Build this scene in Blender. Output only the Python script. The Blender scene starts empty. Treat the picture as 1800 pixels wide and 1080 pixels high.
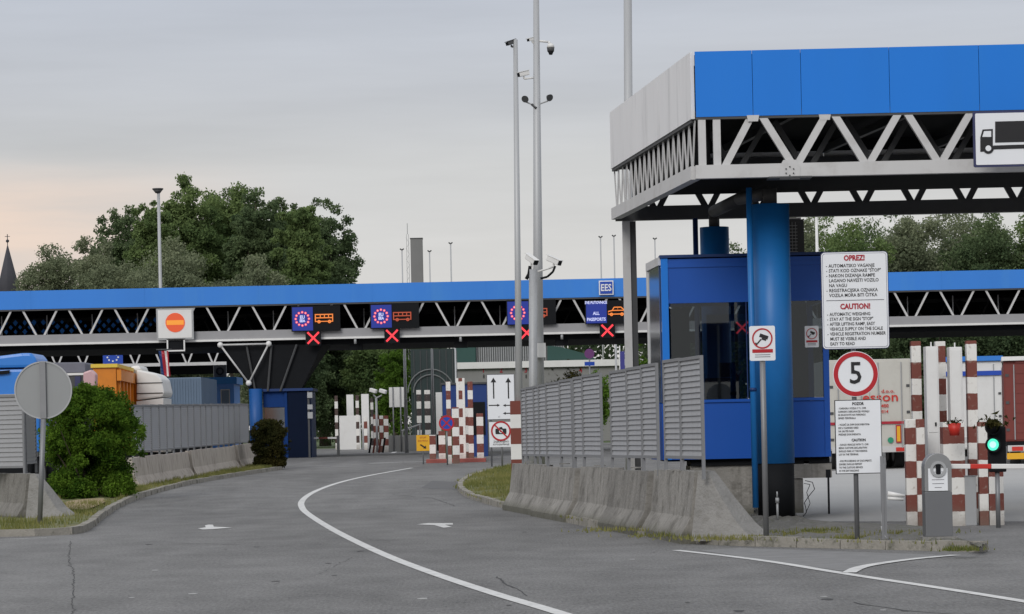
import bpy, bmesh, math, random
import numpy as np
from mathutils import Vector, Matrix
random.seed(7)
S = bpy.context.scene
COL = S.collection
# ------------------------------------------------------------------ camera
F = 5000.0; ROLL = 0.0215; HOR = 761.0; EYE = 1.6
cam = bpy.data.cameras.new('camera'); cam.sensor_width = 36; cam.lens = F/1800*36
cam.shift_y = (HOR-540)/1800.0; cam.clip_start = 0.5; cam.clip_end = 4000
co = bpy.data.objects.new('camera', cam); COL.objects.link(co)
co.location = (0, 0, EYE)
co.rotation_euler = (Matrix.Rotation(math.radians(90), 4, 'X') @ Matrix.Rotation(-math.atan(ROLL), 4, 'Z')).to_euler()
S.camera = co
# ------------------------------------------------------------------ sky, sun, exposure
SUN_EL, SUN_AZ = 30, 200           # soft sun behind the camera, to the left
wd = bpy.data.worlds.new('World'); S.world = wd; wd.use_nodes = True
nt = wd.node_tree; nt.nodes.clear()
def N(t, kind, **kw):
    n = t.nodes.new(kind)
    for k, v in kw.items():
        if k.startswith('i_'):
            n.inputs[k[2:].replace('_', ' ')].default_value = v
        else: setattr(n, k, v)
    return n
out = N(nt, 'ShaderNodeOutputWorld'); bg = N(nt, 'ShaderNodeBackground'); bg.inputs[1].default_value = 0.1
sky = N(nt, 'ShaderNodeTexSky', sky_type='NISHITA', sun_disc=False)
sky.sun_elevation = math.radians(SUN_EL); sky.sun_rotation = math.radians(SUN_AZ)
tc = N(nt, 'ShaderNodeTexCoord'); sep = N(nt, 'ShaderNodeSeparateXYZ')
nt.links.new(tc.outputs['Generated'], sep.inputs[0])
ramp = N(nt, 'ShaderNodeValToRGB')           # cloud deck by elevation (an overcast sky brightens overhead)
cr = ramp.color_ramp; K = 1.0
stops = [(0.0, (.70,.685,.67)), (0.055, (.68,.665,.65)), (0.095, (.60,.60,.60)), (0.12, (.55,.565,.60)), (0.155, (.52,.55,.615)), (0.30, (.56,.58,.63)), (1.0, (1.02,1.04,1.08))]
cr.elements[0].position = 0; cr.elements[0].color = (*stops[0][1], 1)
cr.elements[1].position = 1; cr.elements[1].color = (*stops[-1][1], 1)
for p, c in stops[1:-1]:
    e = cr.elements.new(p); e.color = (*c, 1)
nt.links.new(sep.outputs['Z'], ramp.inputs[0])
# warm break in the clouds low on the left
mp = N(nt, 'ShaderNodeMapping'); mp.inputs['Scale'].default_value = (3.0, 3.0, 30.0)
nz = N(nt, 'ShaderNodeTexNoise'); nz.inputs['Scale'].default_value = 1.6; nz.inputs['Detail'].default_value = 5; nz.inputs['Roughness'].default_value = .55
nt.links.new(tc.outputs['Generated'], mp.inputs[0]); nt.links.new(mp.outputs[0], nz.inputs[0])
def mth(t, op, a, b=None, c=None, clamp=False):
    n = t.nodes.new('ShaderNodeMath'); n.operation = op; n.use_clamp = clamp
    for i, v in enumerate((a, b, c)):
        if v is None: continue
        if isinstance(v, (int, float)): n.inputs[i].default_value = v
        else: t.links.new(v, n.inputs[i])
    return n.outputs[0]
def mr(t, v, a, b, c, d):
    n = t.nodes.new('ShaderNodeMapRange'); n.interpolation_type = 'SMOOTHSTEP'
    t.links.new(v, n.inputs[0])
    for i, x in enumerate((a, b, c, d)): n.inputs[i+1].default_value = x
    return n.outputs[0]
left = mr(nt, sep.outputs['X'], -.06, -.18, 0.0, 1.0)
low = mth(nt, 'MULTIPLY', mr(nt, sep.outputs['Z'], .104, .080, 0, 1), mr(nt, sep.outputs['Z'], .02, .06, .45, 1))
warm = mth(nt, 'MULTIPLY', mth(nt, 'MULTIPLY', left, low), mr(nt, nz.outputs[0], .35, .6, .45, 1.0))
mw = N(nt, 'ShaderNodeMixRGB'); mw.inputs[2].default_value = (.83, .67, .57, 1)
nt.links.new(warm, mw.inputs[0]); nt.links.new(ramp.outputs[0], mw.inputs[1])
vn = mth(nt, 'MULTIPLY_ADD', nz.outputs[0], .36, .82)
mul = N(nt, 'ShaderNodeVectorMath', operation='SCALE'); nt.links.new(mw.outputs[0], mul.inputs[0]); nt.links.new(vn, mul.inputs['Scale'])
m10 = N(nt, 'ShaderNodeVectorMath', operation='SCALE'); nt.links.new(mul.outputs[0], m10.inputs[0]); m10.inputs['Scale'].default_value = 10.0
mixs = N(nt, 'ShaderNodeMixRGB'); mixs.inputs[0].default_value = .95
nt.links.new(sky.outputs[0], mixs.inputs[1]); nt.links.new(m10.outputs[0], mixs.inputs[2])
nt.links.new(mixs.outputs[0], bg.inputs[0]); nt.links.new(bg.outputs[0], out.inputs[0])
sl = bpy.data.lights.new('sun', 'SUN'); sl.energy = 1.5; sl.angle = math.radians(25); sl.color = (1, .965, .92)
so = bpy.data.objects.new('sun', sl); COL.objects.link(so)
a = math.radians(SUN_AZ); e = math.radians(SUN_EL)
sd = Vector((math.sin(a)*math.cos(e), math.cos(a)*math.cos(e), math.sin(e)))
so.rotation_euler = sd.to_track_quat('Z', 'Y').to_euler()
vs = S.view_settings; S.display_settings.display_device = 'sRGB'
vs.view_transform = 'Standard'; vs.look = 'None'; vs.gamma = 1; vs.exposure = 0; vs.use_curve_mapping = False
# ------------------------------------------------------------------ measuring helpers
# ground height: level up to 62 m, then a slow rise to the passenger lanes
def zg(d):
    if d < 62.5: return 0.0
    if d < 125: return .0112*(d-62.5)
    return .7 + .002*(d-125)
CR, SR = math.cos(ROLL), math.sin(ROLL)
def ray(px, py):
    dx, dy = px-900, HOR-py
    return dx*CR+dy*SR, -dx*SR+dy*CR
def W(px, py, s):
    X, Z = ray(px, py); return Vector((X/s, F/s, EYE+Z/s))
def GP(px, py, h=0.0):
    X, Z = ray(px, py)
    lo, hi = 5.0, 1200.0
    for _ in range(50):
        d = math.sqrt(lo*hi)
        if EYE+Z*d/F > zg(d)+h: lo = d
        else: hi = d
    return Vector((X*d/F, d, zg(d)+h))
def RC(px0, px1, py0, py1, s):       # x0, x1, z0, z1, y of an upright rectangle
    mx, my = (px0+px1)/2, (py0+py1)/2
    return W(px0, my, s).x, W(px1, my, s).x, W(mx, py1, s).z, W(mx, py0, s).z, F/s
# ------------------------------------------------------------------ materials
def mat(name, col, rough=.6, metal=0.0, var=.12, scale=3.0, bump=0.0, bscale=40.0, dirt=0.0, dirtcol=(.08,.07,.06), emit=None, streak=False, spec=.4):
    m = bpy.data.materials.new(name); m.use_nodes = True; t = m.node_tree
    b = t.nodes['Principled BSDF']; b.inputs['Roughness'].default_value = rough; b.inputs['Metallic'].default_value = metal
    b.inputs['Specular IOR Level'].default_value = spec
    if emit:
        b.inputs['Base Color'].default_value = (*col, 1); b.inputs['Emission Color'].default_value = (*emit[0], 1); b.inputs['Emission Strength'].default_value = emit[1]
        return m
    tc = t.nodes.new('ShaderNodeTexCoord'); n1 = t.nodes.new('ShaderNodeTexNoise')
    mp = t.nodes.new('ShaderNodeMapping'); t.links.new(tc.outputs['Object'], mp.inputs[0]); t.links.new(mp.outputs[0], n1.inputs[0])
    if streak: mp.inputs['Scale'].default_value = (1, 1, .12)
    n1.inputs['Scale'].default_value = scale; n1.inputs['Detail'].default_value = 6
    mul = mth(t, 'MULTIPLY_ADD', n1.outputs[0], var*2, 1-var)
    sc = t.nodes.new('ShaderNodeVectorMath'); sc.operation = 'SCALE'; sc.inputs[0].default_value = col; t.links.new(mul, sc.inputs['Scale'])
    last = sc.outputs[0]
    if dirt > 0:
        n2 = t.nodes.new('ShaderNodeTexNoise'); n2.inputs['Scale'].default_value = scale*1.7; n2.inputs['Detail'].default_value = 8; n2.inputs['Roughness'].default_value = .65
        t.links.new(mp.outputs[0], n2.inputs[0])
        f = mr(t, n2.outputs[0], .48, .72, 0, dirt)
        mx = t.nodes.new('ShaderNodeMixRGB'); t.links.new(f, mx.inputs[0]); t.links.new(last, mx.inputs[1]); mx.inputs[2].default_value = (*dirtcol, 1)
        last = mx.outputs[0]
    t.links.new(last, b.inputs['Base Color'])
    if bump:
        n3 = t.nodes.new('ShaderNodeTexNoise'); n3.inputs['Scale'].default_value = bscale; n3.inputs['Detail'].default_value = 4
        t.links.new(tc.outputs['Object'], n3.inputs[0])
        bp = t.nodes.new('ShaderNodeBump'); bp.inputs['Strength'].default_value = bump; bp.inputs['Distance'].default_value = .02
        t.links.new(n3.outputs[0], bp.inputs['Height']); t.links.new(bp.outputs[0], b.inputs['Normal'])
    return m
def banded(name, p, offz, cols, xw=None, offx=0.0, xc=None):
    """paint in bands along z (and in alternating blocks along x when xw is given); xc = only blocks within the stripe |x|<xc are dark"""
    m = bpy.data.materials.new(name); m.use_nodes = True; t = m.node_tree; b = t.nodes['Principled BSDF']; b.inputs['Roughness'].default_value = .7
    tc = t.nodes.new('ShaderNodeTexCoord'); sp = t.nodes.new('ShaderNodeSeparateXYZ'); t.links.new(tc.outputs['Object'], sp.inputs[0])
    wob = t.nodes.new('ShaderNodeTexNoise'); wob.inputs['Scale'].default_value = 9; t.links.new(tc.outputs['Object'], wob.inputs[0])
    z = mth(t, 'ADD', mth(t, 'MULTIPLY_ADD', wob.outputs[0], .03, offz), sp.outputs['Z'])
    k = mth(t, 'FLOOR', mth(t, 'DIVIDE', z, p))
    if xw: k = mth(t, 'ADD', k, mth(t, 'FLOOR', mth(t, 'DIVIDE', mth(t, 'ADD', sp.outputs['X'], offx), xw)))
    k = mth(t, 'FLOORED_MODULO', k, 2.0)
    k = mth(t, 'GREATER_THAN', k, .5)
    if xc: k = mth(t, 'MULTIPLY', k, mth(t, 'LESS_THAN', mth(t, 'ABSOLUTE', sp.outputs['X']), xc))
    mx = t.nodes.new('ShaderNodeMixRGB'); t.links.new(k, mx.inputs[0]); mx.inputs[1].default_value = (*cols[0], 1); mx.inputs[2].default_value = (*cols[1], 1)
    n2 = t.nodes.new('ShaderNodeTexNoise'); n2.inputs['Scale'].default_value = 14; n2.inputs['Detail'].default_value = 8; t.links.new(tc.outputs['Object'], n2.inputs[0])
    f = mr(t, n2.outputs[0], .55, .75, 0, .55)
    m2 = t.nodes.new('ShaderNodeMixRGB'); t.links.new(f, m2.inputs[0]); t.links.new(mx.outputs[0], m2.inputs[1]); m2.inputs[2].default_value = (.33, .28, .24, 1)
    n3 = t.nodes.new('ShaderNodeTexNoise'); n3.inputs['Scale'].default_value = 6; n3.inputs['Detail'].default_value = 6; t.links.new(tc.outputs['Object'], n3.inputs[0])
    g = mr(t, mth(t, 'ADD', sp.outputs['Z'], mth(t, 'MULTIPLY_ADD', n3.outputs[0], .7, -.35)), .45, .0, 0, .55)
    m4 = t.nodes.new('ShaderNodeMixRGB'); t.links.new(g, m4.inputs[0]); t.links.new(m2.outputs[0], m4.inputs[1]); m4.inputs[2].default_value = (.16, .13, .10, 1)
    t.links.new(m4.outputs[0], b.inputs['Base Color']); return m
BROWN = (.17, .045, .032); PAINTW = (.74, .73, .70)
M = {}
M['steel'] = mat('galvanised steel', (.36,.37,.38), .55, .25, .10, 2.0, dirt=.25, dirtcol=(.2,.19,.18))
M['steelw'] = mat('pale grey painted steel', (.52,.52,.52), .5, 0, .08, 1.5, dirt=.3, dirtcol=(.30,.28,.26))
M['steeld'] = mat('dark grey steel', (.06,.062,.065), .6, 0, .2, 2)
M['polegrey'] = mat('pole zinc grey', (.42,.43,.44), .5, .2, .12, 1.2, dirt=.35, dirtcol=(.24,.24,.24), streak=True)
M['signpole'] = mat('sign pole zinc', (.22,.225,.235), .5, .4, .12, 4)
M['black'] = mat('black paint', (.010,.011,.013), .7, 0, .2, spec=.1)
M['roofshade'] = mat('painted roof shade', (.011,.0115,.0125), .9, 0, .3, .8, spec=.05)  # near-black colour stands in for the shade under and inside the roofs
M['blueN'] = mat('blue enamel panel', (.008,.180,.66), .5, 0, .08, .9, dirt=.2, dirtcol=(.02,.20,.60), streak=True, spec=.3)
M['blueF'] = mat('weathered blue fascia', (.043,.215,.66), .55, 0, .10, .5, dirt=.35, dirtcol=(.075,.27,.62), streak=True, spec=.25)
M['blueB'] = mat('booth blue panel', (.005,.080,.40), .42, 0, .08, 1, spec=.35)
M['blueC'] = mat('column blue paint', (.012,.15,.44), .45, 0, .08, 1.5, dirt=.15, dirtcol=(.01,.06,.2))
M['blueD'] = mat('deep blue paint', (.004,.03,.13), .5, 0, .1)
M['silver'] = mat('weathered white aluminium fascia', (.74,.74,.75), .5, 0, .07, 1.6, dirt=.40, dirtcol=(.42,.42,.43), streak=True)
M['asphalt'] = mat('asphalt', (.142,.142,.143), .85, 0, .10, .7, .6, 60, dirt=.22, dirtcol=(.10,.10,.102), spec=.25)
M['concrete'] = mat('pale concrete pavement', (.37,.37,.365), .85, 0, .08, .5, .3, 50)
M['kerb'] = mat('kerb concrete', (.27,.255,.225), .9, 0, .35, 3, .6, 30, dirt=.9, dirtcol=(.065,.07,.045))
M['dirt'] = mat('gravelly dirt pavement', (.15,.145,.135), .95, 0, .3, 2.5, .8, 40, dirt=.6, dirtcol=(.07,.09,.03))
M['soil'] = mat('grassy soil', (.12,.13,.05), .95, 0, .4, .8, .8, 30, dirt=.8, dirtcol=(.27,.21,.13))
M['paint'] = mat('worn road paint', (.60,.60,.59), .75, 0, .15, 3, .4, 60, dirt=.55, dirtcol=(.22,.22,.22))
M['white'] = mat('white sign face', (.74,.76,.79), .45, 0, .03, 3)
M['whitep'] = mat('white paint', (.70,.70,.69), .5, 0, .06, 1.2, dirt=.2, dirtcol=(.45,.43,.4))
M['ink'] = mat('black print', (.012,.012,.014), .6)
M['inkg'] = mat('grey print', (.10,.10,.12), .6)
M['red'] = mat('sign red', (.42,.012,.02), .45, 0, .04)
M['redtxt'] = mat('red lettering', (.36,.015,.03), .5, 0, .04)
M['navy'] = mat('navy border', (.03,.035,.10), .5)
M['signblue'] = mat('sign blue', (.01,.06,.40), .45)
M['orange'] = mat('orange painted steel', (.62,.20,.012), .45, 0, .12, 2, dirt=.25, dirtcol=(.25,.10,.03))
M['yellow'] = mat('yellow painted steel', (.70,.50,.06), .5, 0, .08)
M['signyel'] = mat('yellow sign face', (.72,.38,.015), .5, 0, .05)
M['truckblue'] = mat('truck blue paint', (.035,.20,.62), .3, 0, .04)
M['cream'] = mat('trailer door cream', (.50,.49,.45), .5, 0, .05, 1, dirt=.25, dirtcol=(.35,.33,.28))
M['redcont'] = mat('container red', (.16,.028,.022), .55, 0, .15, 2, dirt=.3, dirtcol=(.10,.04,.03))
M['tarp'] = mat('grey tarpaulin', (.15,.155,.19), .7, 0, .15, 3, .4, 8)
M['bluegrey'] = mat('blue grey container', (.11,.16,.23), .5, 0, .15, 1)
M['rubber'] = mat('tyre rubber', (.02,.02,.021), .8)
M['brownred'] = mat('brown paint', BROWN, .7, 0, .15, 4)
M['redkerb'] = mat('faded red kerb paint', (.34,.10,.085), .85, 0, .25, 4)
M['bark'] = mat('bark', (.075,.06,.045), .95, 0, .3, 6, .6, 20)
M['cladding'] = mat('grey corrugated cladding', (.11,.12,.12), .6, 0, .1, .5)
M['greenclad'] = mat('dark green cladding', (.025,.075,.065), .6, 0, .12, .5)
M['render'] = mat('grey rendered wall', (.23,.23,.225), .85, 0, .12, .4, dirt=.3, dirtcol=(.28,.28,.28))
M['slate'] = mat('dark slate spire', (.05,.05,.06), .8, 0, .2, 1)
M['chim'] = mat('grey concrete tower', (.20,.20,.20), .9, 0, .15, .3)
M['hoard'] = mat('blue hoarding', (.006,.035,.17), .5, 0, .1)
M['flower'] = mat('pink flowers', (.5,.08,.12), .7, 0, .3, 20)
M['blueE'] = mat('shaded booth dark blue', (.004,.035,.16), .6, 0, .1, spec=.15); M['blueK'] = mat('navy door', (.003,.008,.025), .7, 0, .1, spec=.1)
def emis(name, c, k): return mat(name, tuple(x*.3 for x in c), .5, emit=(c, k))
M['ledred'] = emis('lit red diodes', (1.0,.05,.07), 1.0)
M['ledor'] = emis('lit orange diodes', (1.0,.27,.05), .75)
M['ledord'] = emis('dim orange diodes', (.55,.09,.04), .6)
M['ledwh'] = emis('lit white diodes', (.62,.66,1.0), .8)
M['ledpink'] = emis('lit pink diodes', (1.0,.50,.52), .75)
M['ledblue'] = emis('lit blue display field', (.012,.035,.32), .6)
M['ledgreen'] = emis('lit green lamp', (.10,1.0,.62), 1.1)
M['ledgreenc'] = emis('lit green lamp centre', (.55,1.0,.85), 1.0)
M['discor'] = emis('lit orange red disc', (.75,.10,.03), .7)
M['discye'] = emis('lit amber bar', (.95,.35,.04), .7)
def add_streaks(m, k=.32):
    # rain streaks running down from the top edge, and a darker foot
    t = m.node_tree; b = t.nodes['Principled BSDF']; src = b.inputs['Base Color'].links[0].from_socket
    tc = t.nodes.new('ShaderNodeTexCoord'); mp = t.nodes.new('ShaderNodeMapping'); mp.inputs['Scale'].default_value = (1, 1, .05); t.links.new(tc.outputs['Object'], mp.inputs[0])
    n = t.nodes.new('ShaderNodeTexNoise'); n.inputs['Scale'].default_value = 7; n.inputs['Detail'].default_value = 5; n.inputs['Distortion'].default_value = .5; t.links.new(mp.outputs[0], n.inputs[0])
    f = mr(t, n.outputs[0], .50, .66, 0, k)
    sp = t.nodes.new('ShaderNodeSeparateXYZ'); t.links.new(tc.outputs['Object'], sp.inputs[0])
    foot = mr(t, mth(t, 'ADD', sp.outputs['Z'], mth(t, 'MULTIPLY_ADD', n.outputs[0], .3, -.15)), .22, .02, 0, .7)
    m1 = t.nodes.new('ShaderNodeMixRGB'); t.links.new(f, m1.inputs[0]); t.links.new(src, m1.inputs[1]); m1.inputs[2].default_value = (.085,.08,.07,1)
    m2 = t.nodes.new('ShaderNodeMixRGB'); t.links.new(foot, m2.inputs[0]); t.links.new(m1.outputs[0], m2.inputs[1]); m2.inputs[2].default_value = (.075,.075,.05,1)
    oi = t.nodes.new('ShaderNodeObjectInfo'); sc = t.nodes.new('ShaderNodeVectorMath'); sc.operation = 'SCALE'
    t.links.new(m2.outputs[0], sc.inputs[0]); t.links.new(mth(t, 'MULTIPLY_ADD', oi.outputs['Random'], .35, .80), sc.inputs['Scale']); t.links.new(sc.outputs[0], b.inputs['Base Color'])
def jersey_mat():
    m = mat('stained barrier concrete', (.25,.24,.222), .92, 0, .40, 1.6, 1.0, 18, dirt=.75, dirtcol=(.10,.094,.082)); add_streaks(m); return m
M['jersey'] = jersey_mat()
M['jersey2'] = mat('pale stained barrier concrete', (.40,.36,.32), .92, 0, .40, 5.0, .6, 24, dirt=.8, dirtcol=(.12,.10,.08), streak=True)
M['jersey3'] = mat('rough barrier end concrete', (.235,.23,.22), .95, 0, .28, 3.0, 1.0, 22, dirt=.5, dirtcol=(.14,.135,.12))
M['louvre'] = mat('louvre zinc grey', (.31,.315,.325), .5, .15, .08, 3, dirt=.3, dirtcol=(.2,.19,.19))
M['louvred'] = mat('louvre frame', (.20,.205,.215), .6, .1, .1, 3)
def glass_mat():
    m = bpy.data.materials.new('dark window glass'); m.use_nodes = True; t = m.node_tree; t.nodes.clear()
    o = t.nodes.new('ShaderNodeOutputMaterial'); g = t.nodes.new('ShaderNodeBsdfGlossy'); g.inputs['Roughness'].default_value = .02; g.inputs[0].default_value = (.75,.8,.85,1)
    tr = t.nodes.new('ShaderNodeBsdfTransparent'); tr.inputs[0].default_value = (.36,.40,.42,1)
    fr = t.nodes.new('ShaderNodeFresnel'); fr.inputs[0].default_value = 1.5
    mx = t.nodes.new('ShaderNodeMixShader'); t.links.new(mth(t, 'MULTIPLY_ADD', fr.outputs[0], 1.0, .02), mx.inputs[0])
    t.links.new(tr.outputs[0], mx.inputs[1]); t.links.new(g.outputs[0], mx.inputs[2]); t.links.new(mx.outputs[0], o.inputs[0]); return m
M['glass'] = glass_mat()
M['mirror'] = mat('reflective side glass', (.35,.38,.42), .08, .9, .05)
def leafmat(name, c1, c2, sc=.25):
    m = bpy.data.materials.new(name); m.use_nodes = True; t = m.node_tree; t.nodes.clear()
    o = t.nodes.new('ShaderNodeOutputMaterial'); d = t.nodes.new('ShaderNodeBsdfDiffuse'); tl = t.nodes.new('ShaderNodeBsdfTranslucent')
    g = t.nodes.new('ShaderNodeNewGeometry'); tc = t.nodes.new('ShaderNodeTexCoord'); n = t.nodes.new('ShaderNodeTexNoise'); n.inputs['Scale'].default_value = sc
    t.links.new(tc.outputs['Object'], n.inputs[0])
    f = mth(t, 'ADD', mr(t, n.outputs[0], .3, .7, 0, .6), mth(t, 'MULTIPLY', g.outputs['Random Per Island'], .45), clamp=True)
    mx = t.nodes.new('ShaderNodeMixRGB'); t.links.new(f, mx.inputs[0]); mx.inputs[1].default_value = (*c1, 1); mx.inputs[2].default_value = (*c2, 1)
    t.links.new(mx.outputs[0], d.inputs[0]); t.links.new(mx.outputs[0], tl.inputs[0])
    ms = t.nodes.new('ShaderNodeMixShader'); ms.inputs[0].default_value = .38
    t.links.new(d.outputs[0], ms.inputs[1]); t.links.new(tl.outputs[0], ms.inputs[2]); t.links.new(ms.outputs[0], o.inputs[0]); return m
M['leafdark'] = leafmat('dark green leaves', (.056,.090,.046), (.165,.22,.105))  # tree greens are brightened in place of distance haze
M['leafmid'] = leafmat('mid green leaves', (.068,.115,.046), (.205,.275,.105))
M['leafolive'] = leafmat('olive willow leaves', (.12,.15,.09), (.26,.29,.18))
M['leafbright'] = leafmat('bright green leaves', (.06,.12,.02), (.15,.26,.04))
M['leafbush'] = leafmat('glossy bush leaves', (.022,.065,.010), (.14,.24,.03), 1.6)
M['leafbrown'] = leafmat('dark brownish leaves', (.022,.03,.012), (.07,.06,.02), 1.0)
M['grass'] = leafmat('grass blades', (.10,.13,.035), (.30,.28,.11), .5)
M['farwood'] = leafmat('distant wood leaves', (.03,.05,.025), (.085,.115,.06), .06)
# ------------------------------------------------------------------ mesh helpers
ORI = {}
def bm_new(): return bmesh.new()
def hexa(bm, c):           # c = 8 corners: bottom 4 (ccw), top 4
    v = [bm.verts.new(p) for p in c]
    for f in ((3,2,1,0), (4,5,6,7), (0,1,5,4), (1,2,6,5), (2,3,7,6), (3,0,4,7)): bm.faces.new([v[i] for i in f])
def box(bm, x0, x1, y0, y1, z0, z1):
    hexa(bm, [(x0,y0,z0),(x1,y0,z0),(x1,y1,z0),(x0,y1,z0),(x0,y0,z1),(x1,y0,z1),(x1,y1,z1),(x0,y1,z1)])
def beam(bm, p, q, w, h, up=Vector((0,0,1))):
    p, q = Vector(p), Vector(q); d = (q-p).normalized()
    if abs(d.dot(up)) > .98: up = Vector((0,1,0))
    sx = d.cross(up).normalized()*(w/2); sz = sx.cross(d).normalized()*(h/2)
    hexa(bm, [p-sx-sz, p+sx-sz, q+sx-sz, q-sx-sz, p-sx+sz, p+sx+sz, q+sx+sz, q-sx+sz])
def cyl(bm, p, q, r0, r1=None, n=12, cap=True):
    if r1 is None: r1 = r0
    p, q = Vector(p), Vector(q); d = (q-p).normalized(); u = Vector((0,0,1)) if abs(d.z) < .9 else Vector((1,0,0))
    a = d.cross(u).normalized(); b = d.cross(a)
    A = [bm.verts.new(p+(a*math.cos(t)+b*math.sin(t))*r0) for t in [2*math.pi*i/n for i in range(n)]]
    B = [bm.verts.new(q+(a*math.cos(t)+b*math.sin(t))*r1) for t in [2*math.pi*i/n for i in range(n)]]
    for i in range(n):
        f = bm.faces.new((A[i], A[(i+1)%n], B[(i+1)%n], B[i])); f.smooth = n > 6
    if cap: bm.faces.new(A[::-1]); bm.faces.new(B)
def tube(bm, pts, r, n=8):
    for a_, b_ in zip(pts[:-1], pts[1:]): cyl(bm, a_, b_, r, r, n)
def prism_y(bm, pts, y0, y1):       # polygon in x,z extruded along y
    A = [bm.verts.new((x, y0, z)) for x, z in pts]; B = [bm.verts.new((x, y1, z)) for x, z in pts]
    n = len(pts)
    bm.faces.new(A); bm.faces.new(B[::-1])
    for i in range(n): bm.faces.new((A[(i+1)%n], A[i], B[i], B[(i+1)%n]))
def prism_x(bm, pts, x0, x1):       # polygon in y,z extruded along x
    A = [bm.verts.new((x0, y, z)) for y, z in pts]; B = [bm.verts.new((x1, y, z)) for y, z in pts]
    n = len(pts)
    bm.faces.new(A[::-1]); bm.faces.new(B)
    for i in range(n): bm.faces.new((A[i], A[(i+1)%n], B[(i+1)%n], B[i]))
def rrect(x0, x1, z0, z1, r, k=4):
    pts = []
    for cx, cz, a0 in ((x1-r, z0+r, -90), (x1-r, z1-r, 0), (x0+r, z1-r, 90), (x0+r, z0+r, 180)):
        for i in range(k+1):
            t = math.radians(a0+90*i/k); pts.append((cx+r*math.cos(t), cz+r*math.sin(t)))
    return pts
def disc(cx, cz, r, n=32): return [(cx+r*math.cos(2*math.pi*i/n), cz+r*math.sin(2*math.pi*i/n)) for i in range(n)]
def ring(bm, cx, cz, r0, r1, y0, y1, n=36):
    P = []
    for i in range(n):
        t = 2*math.pi*i/n; c, s_ = math.cos(t), math.sin(t)
        P.append([bm.verts.new((cx+r*c, y, cz+r*s_)) for r, y in ((r0,y0),(r1,y0),(r1,y1),(r0,y1))])
    for i in range(n):
        a_, b_ = P[i], P[(i+1)%n]
        for j in range(4): bm.faces.new((a_[j], a_[(j+1)%4], b_[(j+1)%4], b_[j]))
def props(o, label=None, cat=None, group=None, kind=None):
    if label: o['label'] = label
    if cat: o['category'] = cat
    if group: o['group'] = group
    if kind: o['kind'] = kind
    return o
def obj(name, bm, m, parent=None, origin=None, label=None, cat=None, group=None, kind=None, bevel=0, fixn=True):
    if fixn: bmesh.ops.recalc_face_normals(bm, faces=bm.faces[:])
    if bevel:
        bmesh.ops.bevel(bm, geom=bm.edges[:], offset=bevel, segments=2, profile=.6, affect='EDGES', clamp_overlap=True)
    org = Vector(ORI[parent.name]) if parent is not None else Vector(origin if origin is not None else (0,0,0))
    bmesh.ops.translate(bm, verts=bm.verts[:], vec=-org)
    me = bpy.data.meshes.new(name); bm.to_mesh(me); bm.free()
    if m is not None: me.materials.append(m)
    o = bpy.data.objects.new(name, me); COL.objects.link(o)
    if parent is not None: o.parent = parent
    else: o.location = org
    ORI[o.name] = tuple(org)
    return props(o, label, cat, group, kind)
def thing(name, loc, label, cat, group=None, kind=None):
    o = bpy.data.objects.new(name, None); COL.objects.link(o); o.location = loc; o.empty_display_size = .2
    ORI[o.name] = tuple(loc); return props(o, label, cat, group, kind)
def inst(name, me, parent, loc, rotz=0.0):     # a repeated piece sharing its mesh; loc in world space
    o = bpy.data.objects.new(name, me); COL.objects.link(o); o.parent = parent
    o.location = Vector(loc)-Vector(ORI[parent.name]); o.rotation_euler.z = rotz; return o
def piece(name, fn, m):
    bm = bm_new(); fn(bm); bmesh.ops.recalc_face_normals(bm, faces=bm.faces[:])
    me = bpy.data.meshes.new(name); bm.to_mesh(me); bm.free(); me.materials.append(m); return me
def copy_tree(o, loc=None, label=None, rotz=None):
    kids = {}
    for c in bpy.data.objects:
        if c.parent: kids.setdefault(c.parent.name, []).append(c)
    def rec(s_, par):
        c = s_.copy(); COL.objects.link(c)
        if par: c.parent = par
        for k in kids.get(s_.name, []): rec(k, c)
        return c
    r = rec(o, None)
    if loc is not None: r.location = loc
    if rotz is not None: r.rotation_euler.z = rotz
    if label: r['label'] = label
    ORI[r.name] = tuple(r.location); return r
FONT_CACHE = {}
def text(s, x, y, z, size, m, parent, name='lettering', align='LEFT', sx=1.0, bold=0.0, depth=.002):
    cu = bpy.data.curves.new('t', 'FONT'); cu.body = s; cu.size = size; cu.align_x = align; cu.align_y = 'CENTER'
    cu.extrude = depth; cu.offset = bold; cu.resolution_u = 2; cu.space_line = 1.0
    o = bpy.data.objects.new('t', cu); COL.objects.link(o)
    bpy.context.view_layer.update()
    me = bpy.data.meshes.new_from_object(o.evaluated_get(bpy.context.evaluated_depsgraph_get()))
    bpy.data.objects.remove(o); bpy.data.curves.remove(cu)
    me.transform(Matrix.Diagonal((sx, 1, 1, 1))); me.transform(Matrix.Rotation(math.radians(90), 4, 'X'))
    me.materials.clear(); me.materials.append(m); me.name = name
    o = bpy.data.objects.new(name, me); COL.objects.link(o); o.parent = parent
    o.location = Vector((x, y, z))-Vector(ORI[parent.name]); return o
def ptube(name, pts, r, m, parent=None, **kw):
    bm = bm_new(); tube(bm, pts, r); return obj(name, bm, m, parent, **kw)
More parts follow.
